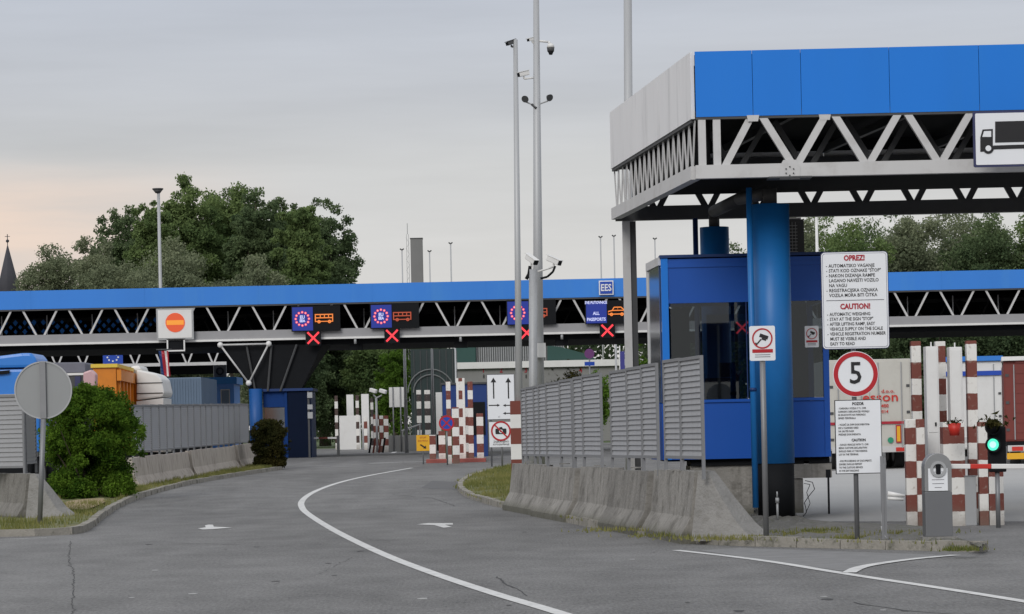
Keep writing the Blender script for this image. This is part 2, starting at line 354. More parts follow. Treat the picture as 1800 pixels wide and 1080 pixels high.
# ------------------------------------------------------------------ ground
def sheet(name, rows, m, kind='structure', dz=0.0, label=None, parent=None):
    """rows = list of lists of points (same count)"""
    bm = bm_new(); V = [[bm.verts.new((p[0], p[1], p[2]+dz)) for p in r] for r in rows]
    for i in range(len(V)-1):
        for j in range(len(V[0])-1): bm.faces.new((V[i][j], V[i][j+1], V[i+1][j+1], V[i+1][j]))
    bmesh.ops.recalc_face_normals(bm, faces=bm.faces[:])
    if bm.faces[0].normal.z < 0: bmesh.ops.reverse_faces(bm, faces=bm.faces[:])
    return obj(name, bm, m, parent, kind=kind if parent is None else None, fixn=False)
def asphalt_mat():
    m = bpy.data.materials.new('road asphalt'); m.use_nodes = True; t = m.node_tree; b = t.nodes['Principled BSDF']
    b.inputs['Roughness'].default_value = .82; b.inputs['Specular IOR Level'].default_value = .3
    tc = t.nodes.new('ShaderNodeTexCoord')
    def noise(sc, det, mapsc=(1,1,1), rough=.5):
        mp = t.nodes.new('ShaderNodeMapping'); mp.inputs['Scale'].default_value = mapsc; t.links.new(tc.outputs['Object'], mp.inputs[0])
        n = t.nodes.new('ShaderNodeTexNoise'); n.inputs['Scale'].default_value = sc; n.inputs['Detail'].default_value = det; n.inputs['Roughness'].default_value = rough
        t.links.new(mp.outputs[0], n.inputs[0]); return n.outputs[0]
    big = noise(.22, 4, (1, .35, 1)); mid = noise(1.3, 6, (1, .5, 1)); fine = noise(30, 3, (1, .16, 1), .9); trk = noise(.9, 4, (1.0, .06, 1))
    v = mth(t, 'ADD', mth(t, 'MULTIPLY', big, .55), mth(t, 'MULTIPLY', mid, .45))
    v = mth(t, 'ADD', v, mth(t, 'MULTIPLY', fine, 1.05)); v = mth(t, 'ADD', v, mth(t, 'MULTIPLY', trk, .22))
    v = mth(t, 'MULTIPLY_ADD', v, 1.9, -1.08)
    # fine cracks
    vo = t.nodes.new('ShaderNodeTexVoronoi'); vo.feature = 'DISTANCE_TO_EDGE'; vo.inputs['Scale'].default_value = .42
    mp = t.nodes.new('ShaderNodeMapping'); t.links.new(tc.outputs['Object'], mp.inputs[0]); wv = t.nodes.new('ShaderNodeTexNoise'); wv.inputs['Scale'].default_value = 2.2; wv.inputs['Detail'].default_value = 5
    t.links.new(tc.outputs['Object'], wv.inputs[0]); va = t.nodes.new('ShaderNodeVectorMath'); va.operation = 'ADD'; t.links.new(mp.outputs[0], va.inputs[0]); t.links.new(wv.outputs['Color'], va.inputs[1])
    mp.inputs['Scale'].default_value = (1, .45, 1)
    t.links.new(va.outputs[0], vo.inputs['Vector'])
    crk = mth(t, 'MULTIPLY', mr(t, vo.outputs['Distance'], .006, .0, 0, 1), mr(t, noise(.16, 2), .52, .62, 0, .45))
    v = mth(t, 'MULTIPLY', v, mth(t, 'SUBTRACT', 1.0, crk))
    sc = t.nodes.new('ShaderNodeVectorMath'); sc.operation = 'SCALE'; sc.inputs[0].default_value = (.140,.1385,.136); t.links.new(v, sc.inputs['Scale'])
    t.links.new(sc.outputs[0], b.inputs['Base Color'])
    bp = t.nodes.new('ShaderNodeBump'); bp.inputs['Strength'].default_value = .5; bp.inputs['Distance'].default_value = .01
    t.links.new(fine, bp.inputs['Height']); t.links.new(bp.outputs[0], b.inputs['Normal']); return m
M['road'] = asphalt_mat()
ys = [-60, 0] + [i*6 for i in range(1, 40)] + [300, 500, 900, 1800, 3500]
ys = sorted(set(ys+[62.5, 125]))
rows = [[(x, y, zg(y)) for x in (-2500, -300, -60, -20, 0, 20, 60, 300, 2500)] for y in ys if y < 190]
sheet('road', rows, M['road'])
rows = [[(x, y, zg(y)-.02) for x in (-2500, -300, -60, -20, 0, 20, 60, 300, 2500)] for y in [185]+[y for y in ys if y > 190]]
M['field'] = mat('distant grassland', (.07,.10,.035), .95, 0, .3, .05)
sheet('ground', rows, M['field'], dz=.0)
def resample(pts, step=None, n=None):
    pts = [Vector(p) for p in pts]; L = [0]
    for a_, b_ in zip(pts[:-1], pts[1:]): L.append(L[-1]+(b_-a_).length)
    if n is None: n = max(2, int(L[-1]/step)+1)
    o = []
    for i in range(n):
        t = L[-1]*i/(n-1); k = 0
        while k < len(L)-2 and L[k+1] < t: k += 1
        u = (t-L[k])/max(1e-9, L[k+1]-L[k]); o.append(pts[k].lerp(pts[k+1], u))
    return o
def smooth(pts, it=2):
    for _ in range(it):
        q = [pts[0]]
        for a_, b_ in zip(pts[:-1], pts[1:]): q += [a_.lerp(b_, .25), a_.lerp(b_, .75)]
        q.append(pts[-1]); pts = q
    return pts
def ribbon(name, pts, w, m, h=.006, parent=None):
    rows = []
    for i, p in enumerate(pts):
        t = (pts[min(i+1, len(pts)-1)]-pts[max(i-1, 0)]); t.z = 0; t.normalize(); nrm = Vector((-t.y, t.x, 0))*(w/2)
        rows.append([(p.x-nrm.x, p.y-nrm.y, zg(p.y-nrm.y)+h), (p.x+nrm.x, p.y+nrm.y, zg(p.y+nrm.y)+h)])
    return sheet(name, rows, m, parent=parent)
def gline(pix, h=0.0, step=1.0, sm=2): return resample(smooth([GP(a_, b_, h) for a_, b_ in pix], sm), step)
# lane line: sweeping s curve
cl = gline([(1150,1130),(1000,1084),(960,1071),(880,1048),(800,1022),(740,1001),(680,978),(620,950),(580,929),(548,909),(531,895),(528,882),(548,866),(590,850),(640,838),(690,829),(724,823)], step=.5)
ribbon('lane_line', cl, .15, M['paint'])
ribbon('edge_line', gline([(1188,968),(1340,985),(1500,1012),(1650,1034),(1800,1058),(1990,1090)], step=.5), .13, M['paint'])
ribbon('edge_line', gline([(1492,1008),(1510,998),(1550,991),(1610,983),(1680,977)], step=.4), .16, M['paint'], h=.009)
ribbon('edge_line', gline([(-60,950),(0,949),(82,946)], step=.4), .07, M['paint'])
ribbon('stop_line', gline([(650,815),(700,813),(750,812)], step=.5, sm=0), .3, M['paint'])
ribbon('lane_line', gline([(845,783),(700,792),(690,797)], step=2, sm=0), .2, M['paint'])
def flat_poly(name, pix, m, h=.007):
    bm = bm_new(); bm.faces.new([bm.verts.new(GP(a_, b_, h)) for a_, b_ in pix]); bmesh.ops.triangulate(bm, faces=bm.faces[:])
    bmesh.ops.recalc_face_normals(bm, faces=bm.faces[:])
    return obj(name, bm, m, kind='structure', fixn=False)
flat_poly('arrow_marking', [(348,929),(362,927.2),(360,924),(366,922.5),(374,922.5),(376,926),(408,927.5),(372,930.5),(356,931)], M['paint'])
flat_poly('arrow_marking', [(732,922),(752,919.8),(796,919.8),(796,922.5),(782,922.6),(794,926.5),(780,928),(764,923.4)], M['paint'])
# pale wedge of worn concrete between the edge line and the island kerb
flat_poly('worn_patch', [(1230,968),(1300,963),(1660,976),(1560,987),(1500,998),(1480,1004),(1400,993)], mat('pale worn asphalt', (.20,.20,.20), .9, 0, .25, 3, .5, 40, dirt=.4, dirtcol=(.13,.13,.13)), h=.003)
# concrete weighing lane to the right
flat_poly('concrete_pavement', [(1400,917),(1600,917),(2300,917),(2300,800),(1400,830)], M['concrete'], h=.003)
# darker repair patches in the road
pm = mat('dark asphalt repair', (.115,.115,.117), .9, 0, .12, 2, .5, 50)
flat_poly('repair_patch', [(760,845),(830,850),(812,862),(740,858)], pm, h=.003)
M['tar'] = mat('dark crack filler', (.055,.055,.056), .9, 0, .3, 5)
def crack(pix, w):
    P = resample([GP(a_, b_) for a_, b_ in pix], .25); P = [p+Vector((random.gauss(0,.012), random.gauss(0,.04), 0)) for p in P]
    bm = bm_new(); rr = []
    for p in P:
        ww = w*random.uniform(.3, 1.2); rr.append((bm.verts.new((p.x-ww/2, p.y, zg(p.y)+.0035)), bm.verts.new((p.x+ww/2, p.y+.02, zg(p.y)+.0035))))
    for a_, b_ in zip(rr[:-1], rr[1:]): bm.faces.new((a_[0], a_[1], b_[1], b_[0]))
    bmesh.ops.recalc_face_normals(bm, faces=bm.faces[:]); return obj('road_crack', bm, M['tar'], kind='structure', fixn=False)
for pix, w in (([(124,952),(121,985),(130,1010),(126,1060),(130,1090)],.010), ([(872,1014),(895,1030),(915,1038),(928,1048)],.022), ([(620,980),(560,1010),(470,1030)],.010), ([(300,955),(420,958),(540,950)],.02), ([(690,870),(760,876),(800,890)],.03), ([(1500,1060),(1600,1075),(1750,1086)],.02)): crack(pix, w)
for k in range(26):      # old gum, oil drips and chips
    px, py = random.uniform(60, 1750), random.uniform(930, 1075)
    if 1190 < px and py < 1000: continue
    c = GP(px, py); bm = bm_new(); r = random.uniform(.02, .07); bm.faces.new([bm.verts.new((c.x+r*random.uniform(.6,1.1)*math.cos(t_), c.y+2.2*r*random.uniform(.6,1.1)*math.sin(t_), zg(c.y)+.003)) for t_ in [2*math.pi*i/9 for i in range(9)]])
    obj('road_stain', bm, M['tar'] if k % 3 else M['concrete'], kind='structure', fixn=False)
# ------------------------------------------------------------------ kerbs and verges
KF = [(1722,971),(1600,968),(1480,965),(1360,962),(1225,958),(1130,944),(1050,930),(970,914),(900,897),(850,885),(815,874),(802,862),(806,851),(830,838),(880,826),(940,820)]
kf = smooth([GP(a_, b_) for a_, b_ in KF], 2)
KL = [(-250,948),(-80,946),(0,944),(100,942.5),(150,938),(168,926),(182,912),(204,896),(240,879),(290,863),(350,849),(430,836),(497,826)]
kl = smooth([GP(a_, b_) for a_, b_ in KL], 2)
def kerb(pts, side, step):
    root = thing('kerb', (0,0,0), None, None, kind='structure')
    P = resample(pts, step)
    for i in range(len(P)-1):
        a_, b_ = P[i], P[i+1]; t = (b_-a_); t.z = 0; L = t.length; t.normalize(); nrm = Vector((-t.y, t.x, 0))*side
        a2, b2 = a_+t*.008, b_-t*.008; w = .16; h = .125+random.uniform(-.012,.012); j = random.uniform(-.012,.012); nj = nrm*j
        bm = bm_new(); A, B = a2+nj, b2+nj
        za, zb = zg(A.y), zg(B.y)
        hexa(bm, [(A.x,A.y,za-.2),(B.x,B.y,zb-.2),((B+nrm*w).x,(B+nrm*w).y,zb-.2),((A+nrm*w).x,(A+nrm*w).y,za-.2),
                  ((A+nrm*.02).x,(A+nrm*.02).y,za+h),((B+nrm*.02).x,(B+nrm*.02).y,zb+h),((B+nrm*w).x,(B+nrm*w).y,zb+h),((A+nrm*w).x,(A+nrm*w).y,za+h)])
        obj('kerbstone', bm, M['kerb'], root)
    return root
kerb(kf, -1, .8); kerb(kl, 1, .8)
def offset(pts, d):
    o = []
    for i, p in enumerate(pts):
        t = pts[min(i+1, len(pts)-1)]-pts[max(i-1, 0)]; t.z = 0; t.normalize(); o.append(p+Vector((-t.y, t.x, 0))*d)
    return o
def verge(name, front, back, m, n=60, k=8, h=.11, rough=.03):
    A, B = resample(front, n=n), resample(back, n=n); rows = []
    for i in range(n):
        r = []
        for j in range(k+1):
            p = A[i].lerp(B[i], j/k); r.append((p.x, p.y, zg(p.y)+h+(random.uniform(-rough, rough) if 0 < j < k else 0)))
        rows.append(r)
    return sheet(name, rows, m), rows
fr = offset(kf, -.15)
def cutx(pts, f): return [p for p in pts if f(p)]
ia = [p for p in fr if p.y < 5000/118]; ib = [p for p in fr if p.y >= 5000/118-.6]
backA = [GP(1722,962,.11), GP(1640,926,.11), GP(1560,921,.11), GP(1480,919,.11), GP(1420,913,.11), GP(1400,905,.11), GP(1380,895,.11), GP(1300,880,.11), GP(1290,878,.11)]
backB = [GP(1290,878,.11), GP(1180,868,.11), GP(1090,855,.11), GP(1000,838,.11), GP(960,826,.11)]
verge('island_pavement', ia, backA, M['dirt'])
gA, rowsB = verge('grass_verge', ib, backB, M['soil'])
lf = offset(kl, .15)
backL = [GP(-350,925,.1)+Vector((-3,4,0)), GP(-100,900,.1)+Vector((-3,3,0)), GP(0,880,.1), GP(60,868,.1), GP(140,852,.1), GP(240,838,.1), GP(340,826,.1), GP(420,820,.1), GP(480,815,.1)]
gL, rowsL = verge('grass_verge', lf, backL, M['soil'])
flat_poly('bare_soil', [(104,888),(120,881),(150,877),(182,876),(186,882),(168,890),(150,896),(122,895)], mat('tan bare soil', (.30,.23,.14), .95, 0, .3, 3, .8, 30, dirt=.4, dirtcol=(.16,.16,.07)), h=.15)
# grass blades
def blades(name, pts, hmin, hmax, m, label=None, w=.012):
    rng = np.random.default_rng(len(pts)); n = len(pts); P = np.array(pts)
    ang = rng.uniform(0, 2*math.pi, n); h = rng.uniform(hmin, hmax, n); ln = rng.uniform(0, .5, n)*h; la = rng.uniform(0, 2*math.pi, n)
    dx, dy = np.cos(ang)*w, np.sin(ang)*w
    V = np.empty((n, 3, 3)); V[:,0] = P+np.stack([dx, dy, 0*dx-.01], 1); V[:,1] = P-np.stack([dx, dy, 0*dx+.01], 1)
    V[:,2] = P+np.stack([np.cos(la)*ln, np.sin(la)*ln, h], 1)
    me = bpy.data.meshes.new(name); me.vertices.add(3*n); me.vertices.foreach_set('co', V.ravel().astype(np.float32))
    me.loops.add(3*n); me.loops.foreach_set('vertex_index', np.arange(3*n, dtype=np.int32))
    me.polygons.add(n); me.polygons.foreach_set('loop_start', np.arange(0, 3*n, 3, dtype=np.int32)); me.update(calc_edges=True)
    me.materials.append(m); o = bpy.data.objects.new(name, me); COL.objects.link(o)
    return props(o, label, 'grass', kind='stuff')
def rowpts(rows, n, clump=1.0, jmin=0, jmax=None, dens=None):
    out = []; k = len(rows[0])-1; jmax = k if jmax is None else jmax
    cent = [(random.uniform(0, len(rows)-1.01), random.uniform(jmin, jmax-.01)) for _ in range(max(8, n//60))]
    while len(out) < n:
        ci, cj = random.choice(cent) if random.random() < clump else (random.uniform(0, len(rows)-1.01), random.uniform(jmin, jmax-.01))
        i = ci+random.gauss(0, .5); j = cj+random.gauss(0, .4)
        if not (0 <= i < len(rows)-1 and jmin <= j < jmax): continue
        a_, b_ = int(i), int(j); u, v = i-a_, j-b_
        p = (Vector(rows[a_][b_])*(1-u)+Vector(rows[a_+1][b_])*u)*(1-v)+(Vector(rows[a_][b_+1])*(1-u)+Vector(rows[a_+1][b_+1])*u)*v
        if dens and not dens(p): continue
        out.append(tuple(p))
    return out
blades('grass', rowpts(rowsB, 20000, .8), .04, .16, M['grass'], 'rough grass on the island tip beside the striped post')
blades('grass', rowpts(rowsL, 28000, .85, dens=lambda p: (p[0]-GP(145,888).x)**2/.7+(p[1]-GP(145,888).y)**2/9 > 1), .03, .14, M['grass'], 'rough grass along the left kerb under the concrete barriers')
kp = []
for p in resample(offset(kf, -.18), .02)+resample(offset(kf, .02), .06):
    if random.random() < .22+.4*math.sin(p.x*2.1+p.y): kp.append((p.x+random.gauss(0,.04), p.y+random.gauss(0,.05), zg(p.y)+.1))
wp = []
for px, py, sp in ((1395,936,.35),(1430,938,.3),(1600,936,.3),(1450,932,.25),(1500,945,.15),(1690,965,.12),(1250,944,.3),(1300,946,.3),(1100,930,.4),(1180,940,.3)):
    c = GP(px, py, .11)
    for _ in range(220): wp.append((c.x+random.gauss(0, sp), c.y+random.gauss(0, sp*.9), .10))
blades('weeds', kp+wp, .015, .07, M['grass'], 'small weeds growing along the island kerb')
# ------------------------------------------------------------------ concrete barriers
def jprof(h=.93, wb=.62, wt=.17):
    return [(-wb/2,0),(-wb/2,.07),(-wt/2-.07,.33),(-wt/2,h),(wt/2,h),(wt/2+.07,.33),(wb/2,.07),(wb/2,0)]
def barrier_run(pts, hs, base_h, m, nribs=0, gap=.05, **kw):
    """one block per span of pts (centre line), loft of the jersey profile"""
    outl = []
    for i in range(len(pts)-1):
        a_, b_ = Vector(pts[i]), Vector(pts[i+1]); t = b_-a_; t.z = 0; t.normalize(); a2, b2 = a_+t*gap, b_-t*gap
        nrm = Vector((-t.y, t.x, 0)); K = 14; bm = bm_new(); R = []
        for k in range(K+1):
            p = a2.lerp(b2, k/K)+nrm*(.045 if i % 2 else -.03)+Vector((0,0,0)); hh = hs[i]-(.03 if i % 2 else 0)+(hs[i+1]-hs[i])*k/K; z0 = zg(p.y)+base_h-.1
            row = []
            for q, (x, z) in enumerate(jprof(hh)):
                rel = .014*math.sin(k*1.9+i)*(z/hh) if nribs else 0
                v = p+nrm*(x*(1+rel*2)); zz = z0 if z == 0 else z+zg(p.y)+base_h
                row.append(bm.verts.new((v.x, v.y, zz+random.uniform(-.006,.006)*(z > 0))))
            R.append(row)
        n = len(R[0])
        for k in range(K):
            for q in range(n): bm.faces.new((R[k][q], R[k][(q+1)%n], R[k+1][(q+1)%n], R[k+1][q]))
        bm.faces.new(R[0]); bm.faces.new(R[-1][::-1])
        outl.append((a2, b2, bm))
    return outl
# right run: five blocks, near end with a sloped terminal
near = GP(1241, 944, .10); far = GP(906, 891, .06)
BR = [near.lerp(far, t) for t in (0, .19, .36, .54, .76, 1.0)]
BR[0] = GP(1232,946,.08); BR[1] = GP(1158,932,.08)
rb_lab = ['grey concrete barrier block with the sloped rough end beside the camera warning sign', 'stained concrete barrier block, second from the sloped rough end', 'stained concrete barrier block under the middle louvre panels', 'stained concrete barrier block under the far louvre panels', 'concrete barrier block beside the striped bollard on the island tip']
runs = barrier_run(BR, [.97,.96,.95,.94,.93,.92], .04, M['jersey'], 1)
dirv = (BR[0]-BR[1]); dirv.z = 0; dirv.normalize()
for i, (a_, b_, bm) in enumerate(runs):
    root = thing('concrete_barrier', (a_.x, a_.y, zg(a_.y)+.04), rb_lab[i], 'barrier', 'concrete barriers on the right island')
    obj('block', bm, M['jersey'], root)
    # lifting slot
    mid = a_.lerp(b_, .5)
    bm = bm_new(); box(bm, mid.x-.1, mid.x+.1, mid.y-.05, mid.y+.05, 1.0, 1.02); obj('cap_plate', bm, M['jersey3'], root)
    if i == 0:
        e0 = a_.copy(); R = []; bm = bm_new(); ax = Vector((.80, -.60, 0)); nr = Vector((.60, .80, 0))
        prof = [(0,.97,.17),(.16,.96,.19),(.42,.60,.34),(.72,.24,.46),(.86,.12,.50),(.94,.05,.50)]
        for s_, hh, w in prof:
            c = e0+dirv*(-.02)+ax*(s_+.05); wb = .60+.15*s_
            row = [c+nr*(-wb/2), c+nr*(-w/2), c+nr*(w/2), c+nr*(wb/2)]
            zs = [.0, hh, hh, .0]
            R.append([bm.verts.new((v.x, v.y, z+.05)) for v, z in zip(row, zs)])
        for k in range(len(R)-1):
            for q in range(4): bm.faces.new((R[k][q], R[k][(q+1)%4], R[k+1][(q+1)%4], R[k+1][q]))
        bm.faces.new(R[0]); bm.faces.new(R[-1][::-1]); obj('sloped_end', bm, M['jersey3'], root)
# left near barrier
lb0 = GP(52, 911, .08); lb1 = lb0+Vector((-2.2, 4.0, 0))
for i, (a_, b_, bm) in enumerate(barrier_run([lb0+Vector((.05,-.1,0)), lb0+Vector((-1.2,2.6,0)), lb0+Vector((-2.4,5.2,0))], [.93,.93,.93], .05, M['jersey'], 1)):
    root = thing('concrete_barrier', (a_.x, a_.y, 0), ['dark stained concrete barrier block with sloped end behind the round sign pole', 'dark concrete barrier block at the left picture edge under the louvre panel'][i], 'barrier', 'concrete barriers on the left verge')
    obj('block', bm, M['jersey'], root)
    if i == 0:
        bm = bm_new(); R = []; ax = Vector((.93, -.37, 0)).normalized(); nr = Vector((-ax.y, ax.x, 0))
        for s_, hh, w in [(0,.93,.17),(.12,.92,.19),(.36,.62,.32),(.66,.24,.44),(.90,.07,.48)]:
            c = a_+ax*(s_+.06); wb = .60+.12*s_; row = [c-nr*(wb/2), c-nr*(w/2), c+nr*(w/2), c+nr*(wb/2)]
            R.append([bm.verts.new((v.x, v.y, z+.05)) for v, z in zip(row, [0, hh, hh, 0])])
        for k in range(len(R)-1):
            for q in range(4): bm.faces.new((R[k][q], R[k][(q+1)%4], R[k+1][(q+1)%4], R[k+1][q]))
        bm.faces.new(R[0]); bm.faces.new(R[-1][::-1]); obj('sloped_end', bm, M['jersey3'], root)
# left far run, from behind the bush to the dark shrub
L0 = GP(225, 858, .08); L1 = GP(446, 818, .08)
PL = [L0.lerp(L1, t) for t in (0, .2, .4, .6, .8, 1.0)]
for i, (a_, b_, bm) in enumerate(barrier_run(PL, [.86]*6, .06, M['jersey2'], 1)):
    obj('concrete_barrier', bm, M['jersey2'], None, origin=(a_.x, a_.y, zg(a_.y)), label=['pale ribbed barrier block half behind the big green bush', 'pale ribbed barrier block just right of the big green bush', 'pale ribbed barrier block at the middle of the left far row', 'pale ribbed barrier block one before the dark shrub', 'pale ribbed barrier block beside the dark brownish shrub'][i], cat='barrier', group='pale barriers under the left far louvre fence')
# ------------------------------------------------------------------ louvre fences
def louvre(root, p, q, z0, z1, legz, nslat, asparts, slatm, framem, fw=.045):
    """one framed panel from p to q (ground plan), slats tilted"""
    p, q = Vector((p[0], p[1], 0)), Vector((q[0], q[1], 0)); t = (q-p).normalized(); nrm = Vector((t.y, -t.x, 0))
    if nrm.y > 0: nrm = -nrm
    bm = bm_new()
    for c in (p+t*fw/2, q-t*fw/2): beam(bm, c+Vector((0,0,legz)), c+Vector((0,0,z1-.001)), fw, fw, up=t)
    beam(bm, p+t*(fw+.002)+Vector((0,0,z1-fw/2)), q-t*(fw+.002)+Vector((0,0,z1-fw/2)), fw, fw); beam(bm, p+t*(fw+.002)+Vector((0,0,z0)), q-t*(fw+.002)+Vector((0,0,z0)), fw, fw)
    fr = obj('panel_frame', bm, framem, root)
    L = (q-p).length-2*fw-.004; a_ = p+t*(fw+.002); b_ = q-t*(fw+.002); dz = (z1-z0-fw)/nslat
    def slat(bm, c0, c1):
        up = Vector((0,0,1)); w = dz*1.02
        f0 = nrm*.013; hexa(bm, [c0+f0-up*w/2, c1+f0-up*w/2, c1+f0-up*(w/2-.008)-nrm*.006, c0+f0-up*(w/2-.008)-nrm*.006, c0-f0+up*w*.52, c1-f0+up*w*.52, c1-f0*1.25+up*w*.52, c0-f0*1.25+up*w*.52])
    if asparts:
        o0 = Vector(ORI[root.name]); bm = bm_new(); slat(bm, a_-a_, b_-a_); bmesh.ops.recalc_face_normals(bm, faces=bm.faces[:])
        me = bpy.data.meshes.new('slat'); bm.to_mesh(me); bm.free(); me.materials.append(slatm)
        for k in range(nslat):
            o = bpy.data.objects.new('slat', me); COL.objects.link(o); o.parent = fr; o.location = a_+Vector((0,0,z0+fw/2+dz*(k+.5)))-o0
    else:
        bm = bm_new()
        for k in range(nslat): zz = Vector((0,0,z0+fw/2+dz*(k+.5))); slat(bm, a_+zz, b_+zz)
        obj('slats', bm, slatm, fr, kind='stuff')
# panels follow the barrier centre line; position by picture column
def on_line(px, A, B):    # point of plan line A-B in picture column px (at mid height)
    lo, hi = -.3, 1.3
    for _ in range(40):
        t = (lo+hi)/2; P_ = A.lerp(B, t); X = (P_.x)*F/P_.y; c = 900+X*CR-(0)*SR
        if (c > px) == (A.x*F/A.y > B.x*F/B.y): lo = t
        else: hi = t
    return A.lerp(B, t)
A_, B_ = Vector((BR[0].x, BR[0].y, 0)), Vector((BR[5].x, BR[5].y, 0))
groups = [([924,932.5,946,955,968,992,1013], 'grey louvre screen of narrow leaning panels on the far barrier blocks'), ([1016,1032,1064], 'grey louvre screen pair just left of the gap in the fence'), ([1081,1110,1136,1163], 'grey louvre screen of three panels left of the blue booth post'), ([1175,1204,1242], 'grey louvre screen of two panels at the near end of the barriers')]
for xs, lab in groups:
    a0 = on_line(xs[0]-6, A_, B_)
    root = thing('louvre_screen', (a0.x, a0.y, 1.0), lab, 'fence', 'louvre screens on the right barriers')
    for x0, x1 in zip(xs[:-1], xs[1:]):
        p, q = on_line(x0-6, A_, B_), on_line(x1-6, A_, B_); m_ = (p+q)/2
        s_ = F/m_.y; cx = (x0+x1)/2
        zt = W(cx, 684-(cx-921)*.21 if cx < 1064 else (654-(cx-1078)*.20 if cx < 1168 else 633-(cx-1175)*.12), s_).z
        zb = W(cx, 800+(cx-920)*.014, s_).z
        louvre(root, p, q, zb, zt, zg(m_.y)+.90, 17, True, M['louvre'], M['louvred'])
# left near screen
PA = lb0+Vector((.05,-.1,0)); PB = lb0+Vector((-2.4,5.2,0))
root = thing('louvre_screen', (PA.x, PA.y, .95), 'wide grey louvre screen at the left picture edge behind the round sign', 'fence', 'louvre screens on the left barriers')
s_ = F/PA.y
louvre(root, W(-75,700,s_*.97), W(42,700,s_*.985), W(20,822,s_).z, W(20,693,s_).z, W(20,834,s_).z, 15, True, M['louvre'], M['louvred'])
louvre(root, W(43,700,s_*.98), W(61,700,s_*.95), W(50,815,s_).z, W(50,693,s_).z, W(50,834,s_).z, 17, True, M['louvre'], M['louvred'])
LA, LB = Vector((L0.x, L0.y, 0)), Vector((L1.x, L1.y, 0))
root = thing('louvre_screen', (LA.x, LA.y, 1.2), 'long grey louvre fence of many narrow panels between the bush and the dark shrub', 'fence')
xs = [233,252,266,280,293,305,318,330,341,353,362,372,384,393,402,412,421,437]
for x0, x1 in zip(xs[:-1], xs[1:]):
    p, q = on_line(x0, LA, LB), on_line(x1, LA, LB); m_ = (p+q)/2; s_ = F/m_.y; cx = (x0+x1)/2
    louvre(root, p, q, W(cx, 793-(cx-255)*.088, s_).z, W(cx, 712-(cx-235)*.012, s_).z, zg(m_.y)+.8, 20, False, M['louvre'], M['louvred'], fw=.05)
# ------------------------------------------------------------------ trusses
def zigzag(root, P, Q, zb, zt, n, w, m, wv=None, gapt=.12):
    """n V shaped bays between plan points P and Q; every brace its own part sharing two meshes"""
    P, Q = Vector((P[0], P[1], 0)), Vector((Q[0], Q[1], 0)); t = (Q-P)/n; wv = wv or w
    me = []
    for sgn in (1, -1):
        def fn(bm, sgn=sgn):
            u = t*.5*(1-gapt); beam(bm, Vector((0,0,zb)), Vector((0,0,zt))+u*sgn, wv, w, up=t.normalized())
        me.append(piece('brace', fn, m))
    for k in range(n):
        c = P+t*(k+.5)
        for j in (0, 1):
            o = inst('brace', me[j], root, c+(t.normalized()*(w*.35) if j == 0 else -t.normalized()*(w*.35)))
def seg(root, name, P, Q, z, w, h, m):
    bm = bm_new(); beam(bm, (P[0], P[1], z), (Q[0], Q[1], z), w, h); return obj(name, bm, m, root)
# ------------------------------------------------------------------ near canopy over the truck lane
sA, sB = 109.0, 92.0
cA = W(1225,315,sA); cB = W(1082,387,sB)
zlo, zmid, zhi = cA.z, W(1225,207,sA).z, W(1225,92,sA).z
A = Vector((cA.x, cA.y, 0)); B = Vector((cB.x, cB.y, 0)); fx = Vector((1, -.012, 0)).normalized()
A2 = A+fx*16; B2 = B+fx*16
can = thing('truck_lane_canopy', (A.x, A.y, 0), 'large flat canopy over the truck lane with bright blue front and white steel trusses', 'canopy')
# fascia panels front
def fpanel(P, Q, z0, z1, m, th=.06, name='fascia_panel', out_=None):
    t = (Q-P).normalized(); nrm = Vector((t.y, -t.x, 0))*(1 if out_ is None else out_); g = t*.004
    bm = bm_new(); p, q = P+g, Q-g
    hexa(bm, [(p.x,p.y,z0),(q.x,q.y,z0),((q-nrm*th).x,(q-nrm*th).y,z0),((p-nrm*th).x,(p-nrm*th).y,z0),(p.x,p.y,z1),(q.x,q.y,z1),((q-nrm*th).x,(q-nrm*th).y,z1),((p-nrm*th).x,(p-nrm*th).y,z1)])
    obj(name, bm, m, can)
def xA(px): return A+fx*((W(px,150,sA).x-A.x)/fx.x)
cuts = [A]+[xA(p) for p in (1322,1407,1562,1719)]+[A+fx*6.3, A+fx*7.8, A+fx*9.3, A+fx*10.8, A+fx*12.4, A+fx*14.2, A2]
o_ = Vector((0,-.07,0))
for p, q in zip(cuts[:-1], cuts[1:]): fpanel(p+o_, q+o_, zmid, zhi, M['blueN'])
bm = bm_new(); beam(bm, A+Vector((0,.0,zhi-.3)), A2+Vector((0,.0,zhi-.3)), .05, .5); obj('fascia_gap_blocker', bm, M['roofshade'], can)  # added sheet that keeps light out of the gaps between panels
sd_ = (B-A).normalized(); sn = Vector((-sd_.y, sd_.x, 0)); sn = -sn if sn.x > 0 else sn
sc_ = [0, .31, .40, .66, 1.0]
sc_ = [0, .36, .70, 1.0]
for p, q in zip(sc_[:-1], sc_[1:]):
    P, Q = A.lerp(B, p)+sn*.07, A.lerp(B, q)+sn*.07; fpanel(P, Q, zmid-.02, zhi, M['silver'], out_=-1 if True else 1)
for p, q in zip(range(0, 16, 2), range(2, 17, 2)): fpanel(B+fx*p+Vector((0,.07,0)), B+fx*q+Vector((0,.07,0)), zmid, zhi, M['silver'], out_=-1)
